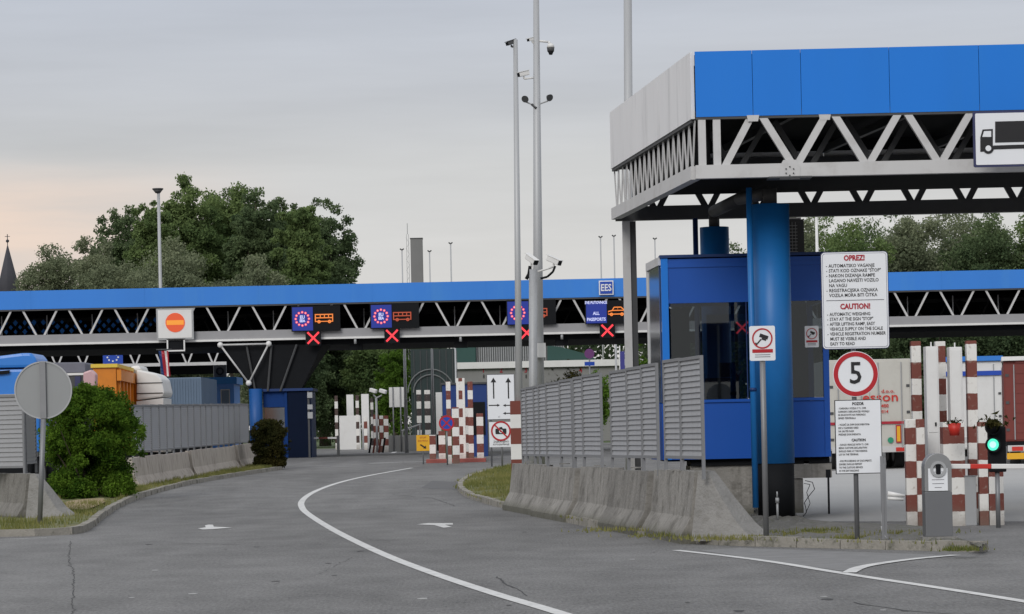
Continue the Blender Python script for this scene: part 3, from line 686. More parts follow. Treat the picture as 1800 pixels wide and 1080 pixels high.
# roof deck
bm = bm_new(); hexa(bm, [(A.x,A.y+.04,zmid+.45),(A2.x,A2.y+.04,zmid+.45),(B2.x,B2.y-.04,zmid+.45),(B.x+.02,B.y-.04,zmid+.45),(A.x,A.y+.04,zmid+.55),(A2.x,A2.y+.04,zmid+.55),(B2.x,B2.y-.04,zmid+.55),(B.x+.02,B.y-.04,zmid+.55)])
obj('roof_deck', bm, M['roofshade'], can)
hc = .215
seg(can, 'bottom_chord', A-fx*.02, A2, zlo+hc/2, .16, hc, M['steelw']); seg(can, 'top_chord', A, A2, zmid+.03, .12, .14, M['steeld'])
seg(can, 'bottom_chord', A+sd_*.1, B, zlo+hc/2, .16, hc, M['steelw']); seg(can, 'top_chord', A+sd_*.1, B, zmid-.02, .10, .10, M['steeld'])
seg(can, 'bottom_chord', B, B2, zlo+hc/2, .2, hc+.05, M['steeld']); seg(can, 'top_chord', B, B2, zmid+.05, .12, .16, M['steeld'])
# front braces follow the photo's bays
pitch = 127.0/sA; x0 = W(1270,294,sA).x
zb, zt = zlo+hc*.9, zmid+.02
n_ = 12; P = Vector((x0-pitch/2, A.y, 0)); P1 = P+fx*pitch; zigzag(can, P1, P1+fx*pitch*(n_-1), zb, zt, n_-1, .115, M['steelw'], gapt=.16)
bm = bm_new(); beam(bm, Vector((x0+.04,A.y,zb)), Vector((x0+pitch*.42,A.y,zt)), .11, .115); obj('brace', bm, M['steelw'], can)
for px in (1234,1260):
    x = W(px,250,sA).x; bm = bm_new(); box(bm, x-.06, x+.06, A.y-.055, A.y+.055, zlo+hc, zmid); obj('post', bm, M['steelw'], can)
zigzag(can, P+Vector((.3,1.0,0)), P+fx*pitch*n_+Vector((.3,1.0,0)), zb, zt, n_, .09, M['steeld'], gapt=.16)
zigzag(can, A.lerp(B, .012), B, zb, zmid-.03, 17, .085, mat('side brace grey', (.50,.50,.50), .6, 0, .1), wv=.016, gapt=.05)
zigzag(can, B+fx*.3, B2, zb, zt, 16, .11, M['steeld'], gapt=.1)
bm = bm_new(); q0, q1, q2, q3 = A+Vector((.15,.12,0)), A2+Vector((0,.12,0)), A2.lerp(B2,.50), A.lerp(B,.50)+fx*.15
hexa(bm, [(v.x,v.y,zlo+.10) for v in (q0,q1,q2,q3)]+[(v.x,v.y,zlo+.16) for v in (q0,q1,q2,q3)]); obj('soffit_panel', bm, M['roofshade'], can)
bm = bm_new(); beam(bm, B+Vector((.1,-.1,(zmid+zhi)/2+.1)), B2+Vector((0,-.1,(zmid+zhi)/2+.1)), .05, zhi-zmid-.25); obj('rear_shade_sheet', bm, M['roofshade'], can)  # added dark sheet, paints shade on the inner side of the rear fascia
bm = bm_new(); beam(bm, A+sd_*.2+fx*.12+Vector((0,0,(zmid+zhi)/2)), B-sd_*.2+fx*.12+Vector((0,0,(zmid+zhi)/2)), .05, zhi-zmid-.3); obj('side_shade_sheet', bm, M['roofshade'], can)  # added dark sheet standing in for shade behind the side panels
bm = bm_new(); beam(bm, A+sd_*.5+fx*.3+Vector((0,0,(zlo+zmid)/2+.1)), B-sd_*.3+fx*.3+Vector((0,0,(zlo+zmid)/2+.1)), .04, zmid-zlo-.05); obj('inner_shade_sheet', bm, M['roofshade'], can)  # added dark sheet imitates the shaded interior behind the side truss
for k in range(1, 8):
    p, q = A+fx*2*k, B+fx*2*k; bm = bm_new(); beam(bm, (p.x,p.y+.15,zmid+.25), (q.x,q.y-.15,zmid+.25), .09, .14); obj('purlin', bm, M['steeld'], can)
for px, zz in ((1387,None),):
    x = W(px,300,sA).x; z = W(px,301,sA).z
    bm = bm_new(); prism_y(bm, [(x-.16,z-.14),(x+.16,z-.14),(x+.17,z+.05),(x+.10,z+.17),(x-.10,z+.17),(x-.17,z+.05)], A.y-.11, A.y-.083); g = obj('gusset_plate', bm, M['steelw'], can)
    for k in range(6):
        t_ = k*math.pi/3+.5; bm = bm_new(); cyl(bm, (x+.07*math.cos(t_), A.y-.13, z-.01+.07*math.sin(t_)), (x+.07*math.cos(t_), A.y-.11, z-.01+.07*math.sin(t_)), .012, n=6); obj('bolt', bm, M['steeld'], g)
    bm = bm_new(); box(bm, x-.35, x+.35, A.y-.2, A.y+.2, zlo-.03, zlo-.003); obj('base_plate', bm, M['steeld'], can)
for px in (1323,1449):
    x = W(px,215,sA).x; z = zmid-.04; bm = bm_new(); prism_y(bm, [(x-.10,z+.05),(x+.10,z+.05),(x+.08,z-.05),(x-.08,z-.05)], A.y-.09, A.y-.07); obj('gusset_plate', bm, M['steelw'], can)
bm = bm_new(); tube(bm, [W(1255,372,95), W(1300,350,101), W(1350,340,105)], .11, 12); obj('pipe_strut', bm, M['steeld'], can)
# columns
def column(px0, px1, ytop, s, base_s_y, black, lab, necktop):
    c = W((px0+px1)/2, ytop, s); r = (px1-px0)/2/s; zt_ = c.z; zgnd = .1
    root = thing('canopy_column', (c.x, c.y, zgnd), lab, 'column', 'blue columns of the truck lane canopy')
    zb_ = W((px0+px1)/2, 815, s).z if black else zgnd+.9
    bm = bm_new(); cyl(bm, (c.x,c.y,zb_), (c.x,c.y,zt_), r, n=32); obj('shaft', bm, M['blueC'], root)
    bm = bm_new(); cyl(bm, (c.x,c.y,zgnd), (c.x,c.y,zb_-.002), r*.97, n=32); obj('black_foot', bm, M['black'], root)
    bm = bm_new(); cyl(bm, (c.x,c.y,zt_+.002), (c.x,c.y,zlo-.03), r*.37, n=16); obj('neck', bm, M['steeld'], root)
    return c
c1 = column(1320,1387,360,105,0,True,'thick blue round column in front of the booth with black foot',0)
c2 = column(1230,1281,400,94,0,False,'blue round column rising behind the booth roof',0)
for px, py0, py1, s, lab in ((1316.5,343,893,106,'slim blue rainwater pipe left of the thick front column'), (1221,340,860,93,'slim blue rainwater pipe beside the rear column behind the booth')):
    p = W(px, py0, s); bm = bm_new(); cyl(bm, (p.x,p.y,W(px,py1,s).z), (p.x,p.y,zlo-.05), .05, n=12)
    root = obj('rainwater_pipe', bm, M['blueC' if s > 100 else 'blueD'], origin=(p.x,p.y,.1), label=lab, cat='pipe')
    bm = bm_new(); cyl(bm, (p.x,p.y,2.2), (p.x,p.y,2.26), .06, n=12); obj('clamp', bm, M['blueD'], root)
p0, p1, z0, z1, y = RC(1096,1120,388,655,91.5)
xm = (p0+p1)/2; bm = bm_new(); box(bm, xm-.13, xm+.015, y-.13, y+.0, .1, zlo-.02); root = obj('canopy_post', bm, M['steelw'], origin=(xm,y,.1), label='square grey steel post under the far left corner of the truck lane canopy', cat='post')
bm = bm_new(); box(bm, xm+.018, xm+.13, y-.09, y+.10, .1, zlo-.02); obj('flange', bm, M['steeld'], root)  # dark steel puts the shaded face of the post into its colour
# truck pictogram board on the canopy
x0, x1, z0, z1, y = RC(1708,1905,196,294,111)
root = thing('truck_sign', (x0,y-.1,z0), 'white board with a black truck pictogram fixed to the canopy truss', 'sign')
bm = bm_new(); prism_y(bm, rrect(x0,x1,z0,z1,.03), y-.16, y-.12); obj('border', bm, M['navy'], root)
bm = bm_new(); prism_y(bm, rrect(x0+.035,x1-.035,z0+.035,z1-.035,.02), y-.168, y-.1605); obj('board', bm, M['white'], root)
Y0, Y1 = y-.174, y-.1685
def tp(px, py): w = W(px, py, 111); return (w.x, w.z)
bm = bm_new(); prism_y(bm, [tp(1746,216),tp(1860,213),tp(1860,250),tp(1746,253)], Y0, Y1); obj('cargo_mark', bm, M['ink'], root)
bm = bm_new(); prism_y(bm, [tp(1720,244),tp(1724,230),tp(1742,229),tp(1742,268),tp(1720,269)], Y0, Y1); obj('cab_mark', bm, M['ink'], root)
bm = bm_new(); prism_y(bm, [tp(1723.5,243),tp(1726.5,233),tp(1739,232.5),tp(1739,243)], Y0-.004, Y0-.0005); obj('cab_window_mark', bm, M['white'], root)
bm = bm_new(); prism_y(bm, [tp(1743,258),tp(1862,254),tp(1862,261),tp(1743,265)], Y0, Y1); obj('chassis_mark', bm, M['ink'], root)
for px in (1734, 1806, 1838):
    q = tp(px, 263-(px-1734)*.03); bm = bm_new(); prism_y(bm, disc(q[0], q[1], .085), Y0-.006, Y0-.0005); w = obj('wheel_mark', bm, M['ink'], root)
    bm = bm_new(); prism_y(bm, disc(q[0], q[1], .045), Y0-.009, Y0-.0065); obj('hub_mark', bm, M['white'], w)
# ------------------------------------------------------------------ booth
sF = 101.5
bx0, bx1, bz0, bz1, by = RC(1165,1457,451,806,sF)
booth = thing('control_booth', (bx0, by, .1), 'blue control booth with dark windows raised on a concrete plinth', 'booth')
D = 2.6; zw0 = W(1310,703,sF).z; zw1 = W(1310,531,sF).z; xr = bx1
bxL = bx0+.10
def bbox(name, x0, x1, y0, y1, z0, z1, m, parent=booth, bevel=0):
    bm = bm_new(); box(bm, x0, x1, y0, y1, z0, z1); return obj(name, bm, m, parent, bevel=bevel)
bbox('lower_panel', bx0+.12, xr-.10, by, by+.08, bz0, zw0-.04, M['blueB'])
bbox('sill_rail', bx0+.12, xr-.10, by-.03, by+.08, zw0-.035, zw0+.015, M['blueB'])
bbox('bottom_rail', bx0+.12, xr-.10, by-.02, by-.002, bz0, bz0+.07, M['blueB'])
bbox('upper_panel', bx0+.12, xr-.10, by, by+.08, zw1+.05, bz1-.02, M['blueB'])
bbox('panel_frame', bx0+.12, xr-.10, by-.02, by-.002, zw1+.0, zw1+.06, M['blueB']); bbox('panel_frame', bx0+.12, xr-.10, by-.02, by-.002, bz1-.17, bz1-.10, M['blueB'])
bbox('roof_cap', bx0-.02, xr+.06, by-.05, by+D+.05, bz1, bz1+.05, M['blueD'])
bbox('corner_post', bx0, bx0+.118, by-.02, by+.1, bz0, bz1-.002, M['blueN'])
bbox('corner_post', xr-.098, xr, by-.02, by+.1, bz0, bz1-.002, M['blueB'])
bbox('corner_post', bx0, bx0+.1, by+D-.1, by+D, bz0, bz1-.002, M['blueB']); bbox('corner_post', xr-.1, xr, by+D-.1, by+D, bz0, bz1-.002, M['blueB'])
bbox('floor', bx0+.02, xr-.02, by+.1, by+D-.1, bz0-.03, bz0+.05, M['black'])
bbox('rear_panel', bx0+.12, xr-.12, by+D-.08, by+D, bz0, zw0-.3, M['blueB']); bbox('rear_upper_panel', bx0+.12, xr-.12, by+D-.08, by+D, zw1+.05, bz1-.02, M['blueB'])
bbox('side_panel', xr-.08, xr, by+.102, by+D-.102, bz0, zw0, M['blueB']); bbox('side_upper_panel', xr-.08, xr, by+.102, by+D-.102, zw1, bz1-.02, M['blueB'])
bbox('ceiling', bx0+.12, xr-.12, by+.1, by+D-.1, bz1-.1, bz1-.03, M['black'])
for pxa, pxb in ((1180,1312),(1314,1386),(1388,1446)):
    x0, x1 = W(pxa,615,sF).x, W(pxb,615,sF).x
    bbox('window_pane', x0, x1, by+.02, by+.03, zw0+.02, zw1, M['glass'])
    bbox('mullion', x1+.001, x1+.019, by, by+.05, zw0+.02, zw1, M['blueD'])
# interior: door frame, desk, monitors
xi = W(1252,600,sF).x
bbox('inner_door_frame', xi, xi+.28, by+1.3, by+1.36, bz0+.05, W(1252,548,sF).z, M['blueC'])
bbox('inner_door_lintel', xi+.281, xi+.95, by+1.3, by+1.36, W(1252,560,sF).z, W(1252,548,sF).z, M['blueC'])
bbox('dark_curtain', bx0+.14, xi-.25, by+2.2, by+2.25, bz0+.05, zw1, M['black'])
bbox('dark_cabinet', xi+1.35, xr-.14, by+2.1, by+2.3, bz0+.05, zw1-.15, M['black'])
xd0, xd1 = W(1244,680,sF).x, W(1303,680,sF).x
bbox('desk_console', xd0, xd1, by+.3, by+.7, zw0-.05, W(1270,664,sF).z, M['black'])
bbox('monitor', xd0+.24, xd0+.52, by+.4, by+.45, W(1270,663,sF).z, W(1270,637,sF).z, M['black'])
bm = bm_new(); q = W(1303,655,sF); prism_y(bm, [(q.x-.09,q.z+.05),(q.x+.09,q.z+.05),(q.x,q.z-.1)], by+.75, by+.76); obj('small_warning_triangle', bm, M['redtxt'], booth)
bm = bm_new(); q = W(1303,653,sF); prism_y(bm, [(q.x-.055,q.z+.025),(q.x+.055,q.z+.025),(q.x,q.z-.055)], by+.74, by+.748); obj('triangle_centre', bm, M['white'], booth)
# left glazed bay, angled back
s2 = F/(by+1.9); pL = W(1142,620,s2); pl = Vector((pL.x, pL.y, 0)); pr = Vector((bx0, by, 0)); t_ = (pl-pr)
def bay(name, u0, u1, z0, z1, m, th=.05):
    a_, b_ = pr+t_*u0, pr+t_*u1; bm = bm_new(); beam(bm, (a_.x,a_.y,(z0+z1)/2), (b_.x,b_.y,(z0+z1)/2), th, z1-z0); obj(name, bm, m, booth)
bay('bay_top', .03, 1, bz1-.12, bz1+.02, M['steelw'], .08); bay('bay_glass', .1, .93, bz0+1.0, bz1-.125, M['mirror'], .03); bay('bay_post', .93, 1, bz0, bz1-.121, M['steelw'], .07)
bay('bay_lower_panel', .03, .93, bz0, bz0+.98, M['blueB'])
# sticker
def camera_sticker(root, px, py, s, y, w, h):
    q = W(px, py, s); x, z = q.x, q.z
    bm = bm_new(); prism_y(bm, rrect(x-w/2,x+w/2,z-h/2,z+h/2,.02*w/.3), y-.012, y); obj('board', bm, M['white'], root)
    zc = z+h*.14; r = w*.40
    bm = bm_new(); ring(bm, x, zc, r*.86, r, y-.018, y-.0125); obj('red_ring', bm, M['red'], root)
    bm = bm_new(); c_, s_ = math.cos(-.35), math.sin(-.35)
    def rp(u, v): return (x+(u*c_-v*s_)*w, zc+(u*s_+v*c_)*w)
    prism_y(bm, [rp(-.14,.02),rp(.2,.02),rp(.2,.16),rp(-.14,.16)], y-.017, y-.0125); prism_y(bm, [rp(-.02,-.05),rp(.16,-.05),rp(.16,.015),rp(-.02,.015)], y-.0165, y-.0125)
    obj('camera_mark', bm, M['ink'], root)
    bm = bm_new(); beam(bm, (x-.05*w, y-.015, zc-.03*w), (x-.2*w, y-.015, zc-.2*w), .004, .05*w); beam(bm, (x-.27*w, y-.0142, zc-.16*w), (x-.2*w, y-.0142, zc-.26*w), .004, .05*w); obj('bracket_mark', bm, M['ink'], root)
    bm = bm_new(); prism_y(bm, [(x-w*.40,z-h*.27),(x+w*.40,z-h*.27),(x+w*.40,z-h*.17),(x-w*.40,z-h*.17)], y-.017, y-.0125); obj('red_bar', bm, M['red'], root)
    for k in range(2):
        bm = bm_new(); zz = z-h*(.33+.06*k); prism_y(bm, [(x-w*.3,zz-.004),(x+w*.3,zz-.004),(x+w*.3,zz+.004),(x-w*.3,zz+.004)], y-.015, y-.0125); obj('small_print', bm, M['inkg'], root)
q = W(1427,592,sF); root = thing('camera_notice', (q.x,by,q.z-.2), 'small white surveillance camera notice stuck on the right booth window', 'sign')
camera_sticker(root, 1427, 592, sF, by+.018, .24, .37)
# plinth
bbox('plinth', W(1215,850,sF).x, W(1325,850,sF).x, by+.15, by+1.4, .1, bz0-.12, M['jersey']); bbox('plinth_beam', W(1215,810,sF).x, xr-.02, by+.1, by+1.3, bz0-.115, bz0-.035, M['black'])
x0, x1 = W(1388,850,sF).x, W(1413,850,sF).x
bbox('plinth_pier', x0, x1, by+.12, by+.7, .1, bz0-.37, M['jersey']); bbox('plinth_beam', x0, W(1463,820,sF).x, by+.08, by+.8, bz0-.365, bz0-.12, M['jersey'])
bm = bm_new(); pts = [W(1415,845,sF), W(1428,848,sF), W(1432,860,sF), W(1422,872,sF), W(1414,884,sF), W(1418,900,sF), W(1412,908,sF)]
tube(bm, pts, .007, 6); tube(bm, [W(1413,850,sF), W(1424,852,sF), W(1418,866,sF), W(1424,885,sF), W(1416,903,sF)], .006, 6); root = obj('cable_loop', bm, M['black'], origin=W(1420,905,sF), label='black cable loops hanging from the booth plinth pier', cat='cable')
bm = bm_new(); box(bm, W(1413,860,sF).x+.02, W(1413,860,sF).x+.1, by+.1, by+.16, .75, 1.0); obj('junction_box', bm, M['whitep'], root)
q = W(1456,838,103); bm = bm_new(); cyl(bm, (q.x,q.y,.1), (q.x,q.y,q.z), .018, n=8); root = obj('slim_post', bm, M['black'], origin=(q.x,q.y,.1), label='thin black post below the right corner of the booth', cat='post')
bm = bm_new(); box(bm, q.x-.04, q.x+.04, q.y-.03, q.y+.03, q.z-.02, q.z+.12); obj('reader_box', bm, M['black'], root)
# AC unit on roof
x0, x1, z0, z1, y = RC(1378,1412,387,449,98)
root = thing('air_conditioner', (x0,y,z0), 'dark grilled air conditioner box on the booth roof right of the column', 'air conditioner')
bm = bm_new(); box(bm, x0-.1, x1, y-.15, y+.15, z0, z1); obj('casing', bm, M['steeld'], root)
bm = bm_new()
for k in range(9): box(bm, x0-.05, x1-.12, y-.166, y-.152, z0+.05+k*.058, z0+.062+k*.058)
for k in range(5): box(bm, x0-.05+k*.06, x0-.042+k*.06, y-.18, y-.167, z0+.05, z1-.05)
obj('grille', bm, M['steel'], root); bm = bm_new(); box(bm, x0-.1, x1-.05, y-.17, y+.17, z1+.005, z1+.03); obj('lid', bm, M['whitep'], root)
# ------------------------------------------------------------------ signs near
sS = 133.5
base = GP(1507,948,.11); sS = F/base.y
root = thing('speed_sign', base, 'round speed limit sign 5 with red ring between two white notice boards on one pole', 'sign')
ps = GP(1507,948,.11)
bm = bm_new(); cyl(bm, ps, (ps.x, ps.y, W(1503,450,sS).z), .032, n=12); obj('pole', bm, M['signpole'], root)
q = W(1503,658,sS); yy = ps.y-.05; r = 40/sS
bm = bm_new(); prism_y(bm, disc(q.x,q.z,r,48), yy-.02, yy); obj('disc', bm, M['white'], root)
bm = bm_new(); ring(bm, q.x, q.z, r*.775, r*.97, yy-.026, yy-.0205, 48); obj('red_ring', bm, M['red'], root)
text('5', q.x, yy-.025, q.z, r*1.35, M['ink'], root, 'numeral', 'CENTER', .92, .004)
b1 = root
x0, x1, z0, z1, _ = RC(1443,1561,443,614,sS)
bm = bm_new(); prism_y(bm, rrect(x0,x1,z0,z1,.05), yy-.02, yy); bd = obj('warning_board', bm, M['navy'], root)
bm = bm_new(); prism_y(bm, rrect(x0+.008,x1-.008,z0+.008,z1-.008,.045), yy-.022, yy-.0201); obj('board_rim', bm, M['white'], root)
bm = bm_new(); prism_y(bm, rrect(x0+.022,x1-.022,z0+.022,z1-.022,.035), yy-.0235, yy-.0221); obj('border_line', bm, M['navy'], root)
bm = bm_new(); prism_y(bm, rrect(x0+.027,x1-.027,z0+.027,z1-.027,.033), yy-.025, yy-.0236); obj('board_face', bm, M['white'], root)
yt = yy-.027; Hh = z1-z0; Wd = x1-x0
def tl(s_, fy, size, m, fx_=None, al='LEFT', sx=.86, bold=.0006, nm='lettering', par=root):
    text(s_, x0+Wd*(fx_ if fx_ is not None else .12), yt, z1-Hh*fy, size, m, par, nm, al, sx, bold)
tl('OPREZ!', .068, .098, M['redtxt'], .5, 'CENTER', .84, .004)
for k, s_ in enumerate(['AUTOMATSKO VAGANJE', 'STATI KOD OZNAKE "STOP"', 'NAKON DIZANJA RAMPE', 'LAGANO NAVESTI VOZILO', 'NA VAGU', 'REGISTRACIJSKA OZNAKA', 'VOZILA MORA BITI ČITKA']):
    tl(s_, .145+k*.0505, .062, M['ink'], .115, sx=.86)
    if k in (0,1,2,5): tl('-', .145+k*.0505, .062, M['ink'], .075)
bm = bm_new(); box(bm, x0+Wd*.07, x1-Wd*.07, yy-.028, yy-.0255, z1-Hh*.502, z1-Hh*.496); obj('divider', bm, M['inkg'], root)
tl('CAUTION!', .565, .098, M['redtxt'], .5, 'CENTER', .84, .004)
for k, s_ in enumerate(['AUTOMATIC WEIGHING', 'STAY AT THE SIGN "STOP"', 'AFTER LIFTING RAMP, EASY', 'VEHICLE SUPPLY ON THE SCALE', 'VEHICLE REGISTRATION NUMBER', 'MUST BE VISIBLE AND', 'EASY TO READ']):
    tl(s_, .642+k*.0505, .060, M['ink'], .115, sx=.80)
    if k in (0,1,2,4): tl('-', .642+k*.0505, .060, M['ink'], .075)
x0, x1, z0, z1, _ = RC(1467,1549,703,833,sS); Hh = z1-z0; Wd = x1-x0
bm = bm_new(); prism_y(bm, [(x0,z0),(x1,z0),(x1,z1),(x0,z1)], yy-.02, yy); obj('notice_board', bm, M['ink'], root)
bm = bm_new(); prism_y(bm, [(x0+.01,z0+.01),(x1-.01,z0+.01),(x1-.01,z1-.01),(x0+.01,z1-.01)], yy-.0235, yy-.0205); obj('notice_face', bm, M['white'], root)
tl('POZOR', .055, .052, M['ink'], .5, 'CENTER', .85, .0015)
LN = ['- CARINSKA VOZILA S T1, CMR', 'CARINSKU DEKLARACIJU MORAJU', 'SE ZAUSTAVITI NA PARKINGU', 'ISPRED TERMINALA', None, '- VOZAČ SA SVIM DOKUMENTIMA', 'IDE U CARINSKI URED', 'NA SALTER RADI', 'PREDAJE DOKUMENATA']
for k, s_ in enumerate(LN):
    if s_: tl(s_, .115+k*.044, .034, M['ink'], .07, sx=.78, bold=0.0)
tl('CAUTION', .545, .048, M['ink'], .5, 'CENTER', .85, .0015)
LN = ['- CARGO VEHICLES WITH T1, CMR', 'BEING CUSTOMS DECLARATION', 'SHOULD PARK AT THE PARKING', 'LOT IN THE TERMINAL', None, '- FOR PROCEEDING OF DOCUMENTS', 'DRIVERS SHOULD REPORT', 'TO THE CUSTOMS SERVICE', 'IN THE EXIT BUILDING']
for k, s_ in enumerate(LN):
    if s_: tl(s_, .605+k*.044, .034, M['ink'], .07, sx=.74, bold=0.0)
# camera warning sign on pole
ps = GP(1347,945,.11); s_ = F/ps.y
root = thing('camera_warning_sign', ps, 'white surveillance camera warning sign with red bar on a tall grey pole', 'sign')
bm = bm_new(); cyl(bm, ps, (ps.x,ps.y,W(1340,590,s_).z), .038, n=12); obj('pole', bm, M['signpole'], root)
camera_sticker(root, 1339.5, 604, s_, ps.y-.045, 45/s_, 61/s_)
# galvanised post with bracket behind the 5 sign
ps = GP(1557,948,.11); s_ = F/ps.y
root = thing('bracket_post', ps, 'galvanised post with a white clamp and curved cable tube right of the notice boards', 'post')
zt_ = W(1553,802,s_).z
bm = bm_new(); box(bm, ps.x-.05, ps.x-.015, ps.y-.02, ps.y+.02, ps.z, zt_); box(bm, ps.x-.012, ps.x+.02, ps.y-.012, ps.y+.012, ps.z, zt_-.02); obj('upright', bm, M['signpole'], root)
bm = bm_new(); tube(bm, [W(1552,815,s_), W(1551,900,s_), W(1550,925,s_), W(1552,938,s_), W(1560,948,s_)], .014, 8); obj('cable_tube', bm, M['polegrey'], root)
bm = bm_new(); cyl(bm, W(1560,868,s_), W(1590,872,s_), .035, .02, 10); cyl(bm, W(1560,876,s_), W(1588,878,s_), .022, .02, 8); obj('clamp', bm, M['whitep'], root)
# tap standpipe near black column foot
q = GP(1367,915,.11); s_ = F/q.y; bm = bm_new(); cyl(bm, q, (q.x,q.y,q.z+.28), .018, n=8); cyl(bm, (q.x,q.y,q.z+.28), (q.x,q.y,q.z+.36), .03, n=8); cyl(bm, (q.x,q.y,q.z+.36), (q.x,q.y,q.z+.46), .012, n=8)
obj('standpipe', bm, M['steel'], origin=q, label='short metal standpipe in front of the black column foot', cat='pipe')
# ------------------------------------------------------------------ barrier machine, boom
ps = GP(1647,947,.11); s_ = F/ps.y; x0, x1, z0, z1, _ = RC(1622,1672,797,948,s_)
bmz = thing('boom_barrier', ps, 'grey boom barrier cabinet with rounded top and red and white boom', 'barrier')
xm = (x0+x1)/2; hw = (x1-x0)/2-.01; zmid2 = z0+.62; yb = ps.y
bm = bm_new(); box(bm, xm-hw-.05, xm+hw+.05, yb-.19, yb+.19, ps.z-.02, ps.z+.03); obj('base_plate', bm, M['jersey3'], bmz)
bm = bm_new(); box(bm, xm-hw, xm+hw, yb-.15, yb+.15, ps.z+.03, zmid2); obj('cabinet', bm, mat('barrier cabinet dark grey', (.15,.155,.165), .45, .2, .05), bmz, bevel=.008)
hz = [(xm-hw,zmid2+.003),(xm+hw,zmid2+.003)]
zc_ = z1-hw
hz += [(xm+hw*math.cos(math.pi*i/14), zc_+hw*math.sin(math.pi*i/14)) for i in range(15)]
bm = bm_new(); prism_y(bm, hz, yb-.15, yb+.15); obj('head', bm, mat('barrier head grey', (.25,.255,.26), .4, .3, .05), bmz, bevel=.006)
bm = bm_new(); prism_y(bm, [(xm-.13,zmid2+.01),(xm+.12,zmid2+.01),(xm+.12,zmid2+.30),(xm-.13,zmid2+.30)], yb-.156, yb-.151); pp = obj('paper_notice', bm, M['white'], bmz)
for k in range(5):
    bm = bm_new(); w = (.09,.07,.085,.08,.05)[k]; box(bm, xm-w, xm+w-.01, yb-.159, yb-.1565, zmid2+.25-k*.05, zmid2+.256-k*.05); obj('print_line', bm, M['inkg'], bmz)
bm = bm_new(); ring(bm, xm, zc_-.03, .07, .105, yb-.175, yb-.151, 24); obj('lock_ring', bm, M['steel'], bmz)
bm = bm_new(); box(bm, xm-.03, xm+.03, yb-.17, yb-.152, zc_-.11, zc_+.03); obj('key_slot', bm, M['black'], bmz)
pz = W(1673,820,s_).z; bx = xm+hw; L = [(0,.265,'whitep'),(.265,.27,'redp'),(.535,.80,'whitep'),(1.335,.30,'redp'),(1.635,.8,'whitep'),(2.435,.30,'redp')]
M['redp'] = mat('red boom paint', (.52,.03,.02), .45)
for a0, ln, mm in L:
    bm = bm_new(); beam(bm, (bx+a0, yb, pz-.022*a0), (bx+a0+ln-.002, yb, pz-.022*(a0+ln)), .07, .062); obj('boom_section', bm, M[mm], bmz, bevel=.01)
# ------------------------------------------------------------------ striped protective posts at the right lane
sR = 112.0; gR = 0.0
def blockpx(name, px0, px1, py0, s, m, label, cat, group=None, depth=None, ybase=None, bevel=.01, dy=0, extra=None):
    x0, x1, z0, z1, y = RC(px0, px1, py0, ybase or 915, s); y += dy
    zb_ = zg(y)-.02
    bm = bm_new(); dp = depth or (x1-x0); box(bm, x0, x1, y, y+dp, zb_, z1); bmesh.ops.recalc_face_normals(bm, faces=bm.faces[:])
    return obj(name, bm, m, None, origin=((x0+x1)/2, y, zb_), label=label, cat=cat, group=group, bevel=bevel)
bp = .263
ms = [banded('brown and white bands', bp, o, (PAINTW, BROWN)) for o in (0, bp)]
gr = 'brown and white striped posts around the weighing cabinets'
blockpx('striped_post', 1605,1622,600, 109, ms[0], 'tall thin brown and white post left of the white cabinets', 'post', gr)
blockpx('striped_post', 1653,1671,599, 109, ms[1], 'tall brown and white post between the two white cabinets', 'post', gr, dy=.35)
blockpx('striped_post', 1702,1720,599, 110, ms[0], 'tall brown and white post just left of the traffic light', 'post', gr)
for px0, px1, py0, s, off, lab in ((1593,1612,737,112,0,'low checkered post at the left edge of the weighing lane'), (1612.5,1627,737,112.2,bp,'low striped post directly left of the boom cabinet'), (1659,1697,742,113,0,'wide low striped post carrying the red flower pot'), (1721,1737,742,113,bp,'low striped post left of the traffic light housing'), (1738,1764,742,113,0,'low striped post under the traffic light')):
    blockpx('low_striped_post', px0, px1, py0, s, ms[1 if off else 0], lab, 'post', 'low striped posts of the weighing lane')
def cabinet(px0, px1, py0, s, lab, ybase):
    x0, x1, z0, z1, y = RC(px0, px1, py0, ybase, s); root = thing('white_cabinet', ((x0+x1)/2, y, 0), lab, 'cabinet', 'tall white weighing cabinets')
    bm = bm_new(); box(bm, x0, x1, y, y+.3, 0, z1); obj('housing', bm, M['whitep'], root, bevel=.015)
    zs = z0+(z1-z0)*.42; bm = bm_new(); box(bm, x0+.02, x1-.03, y-.012, y-.001, zs, z1-.05); obj('upper_door', bm, M['whitep'], root)
    bm = bm_new(); box(bm, x0+.02, x1-.03, y-.011, y-.001, zs-.9, zs-.015); obj('lower_door', bm, M['whitep'], root)
    bm = bm_new(); box(bm, x1-.08, x1-.055, y-.03, y-.013, zs+.1, zs+.16); obj('handle', bm, M['black'], root)
    bm = bm_new(); cyl(bm, ((x0+x1)/2, y+.1, z1), ((x0+x1)/2, y+.1, z1+.07), .012, n=6); obj('lifting_eye', bm, M['whitep'], root)
cabinet(1630,1652,609,110.5,'tall white cabinet left of the middle striped post, nearer the boom', 870)
cabinet(1671.5,1694,610,110.5,'tall white cabinet above the red flower pot', 870)
# flower pot
q = W(1678,766,114.5); root = thing('flower_pot', q, 'red flower pot with small blooms on the wide low striped post', 'flower pot')
bm = bm_new(); cyl(bm, q, q+Vector((0,0,.19)), .075, .105, 16); obj('pot', bm, M['redp'], root)
bm = bm_new()
for _ in range(70):
    c = q+Vector((random.gauss(0,.06), random.gauss(0,.06), .19+abs(random.gauss(0,.02)))); v = [bm.verts.new(c+Vector((random.gauss(0,.02), random.gauss(0,.02), random.gauss(0,.02)))) for _ in range(3)]; bm.faces.new(v)
obj('blooms', bm, M['leafbrown'], root)
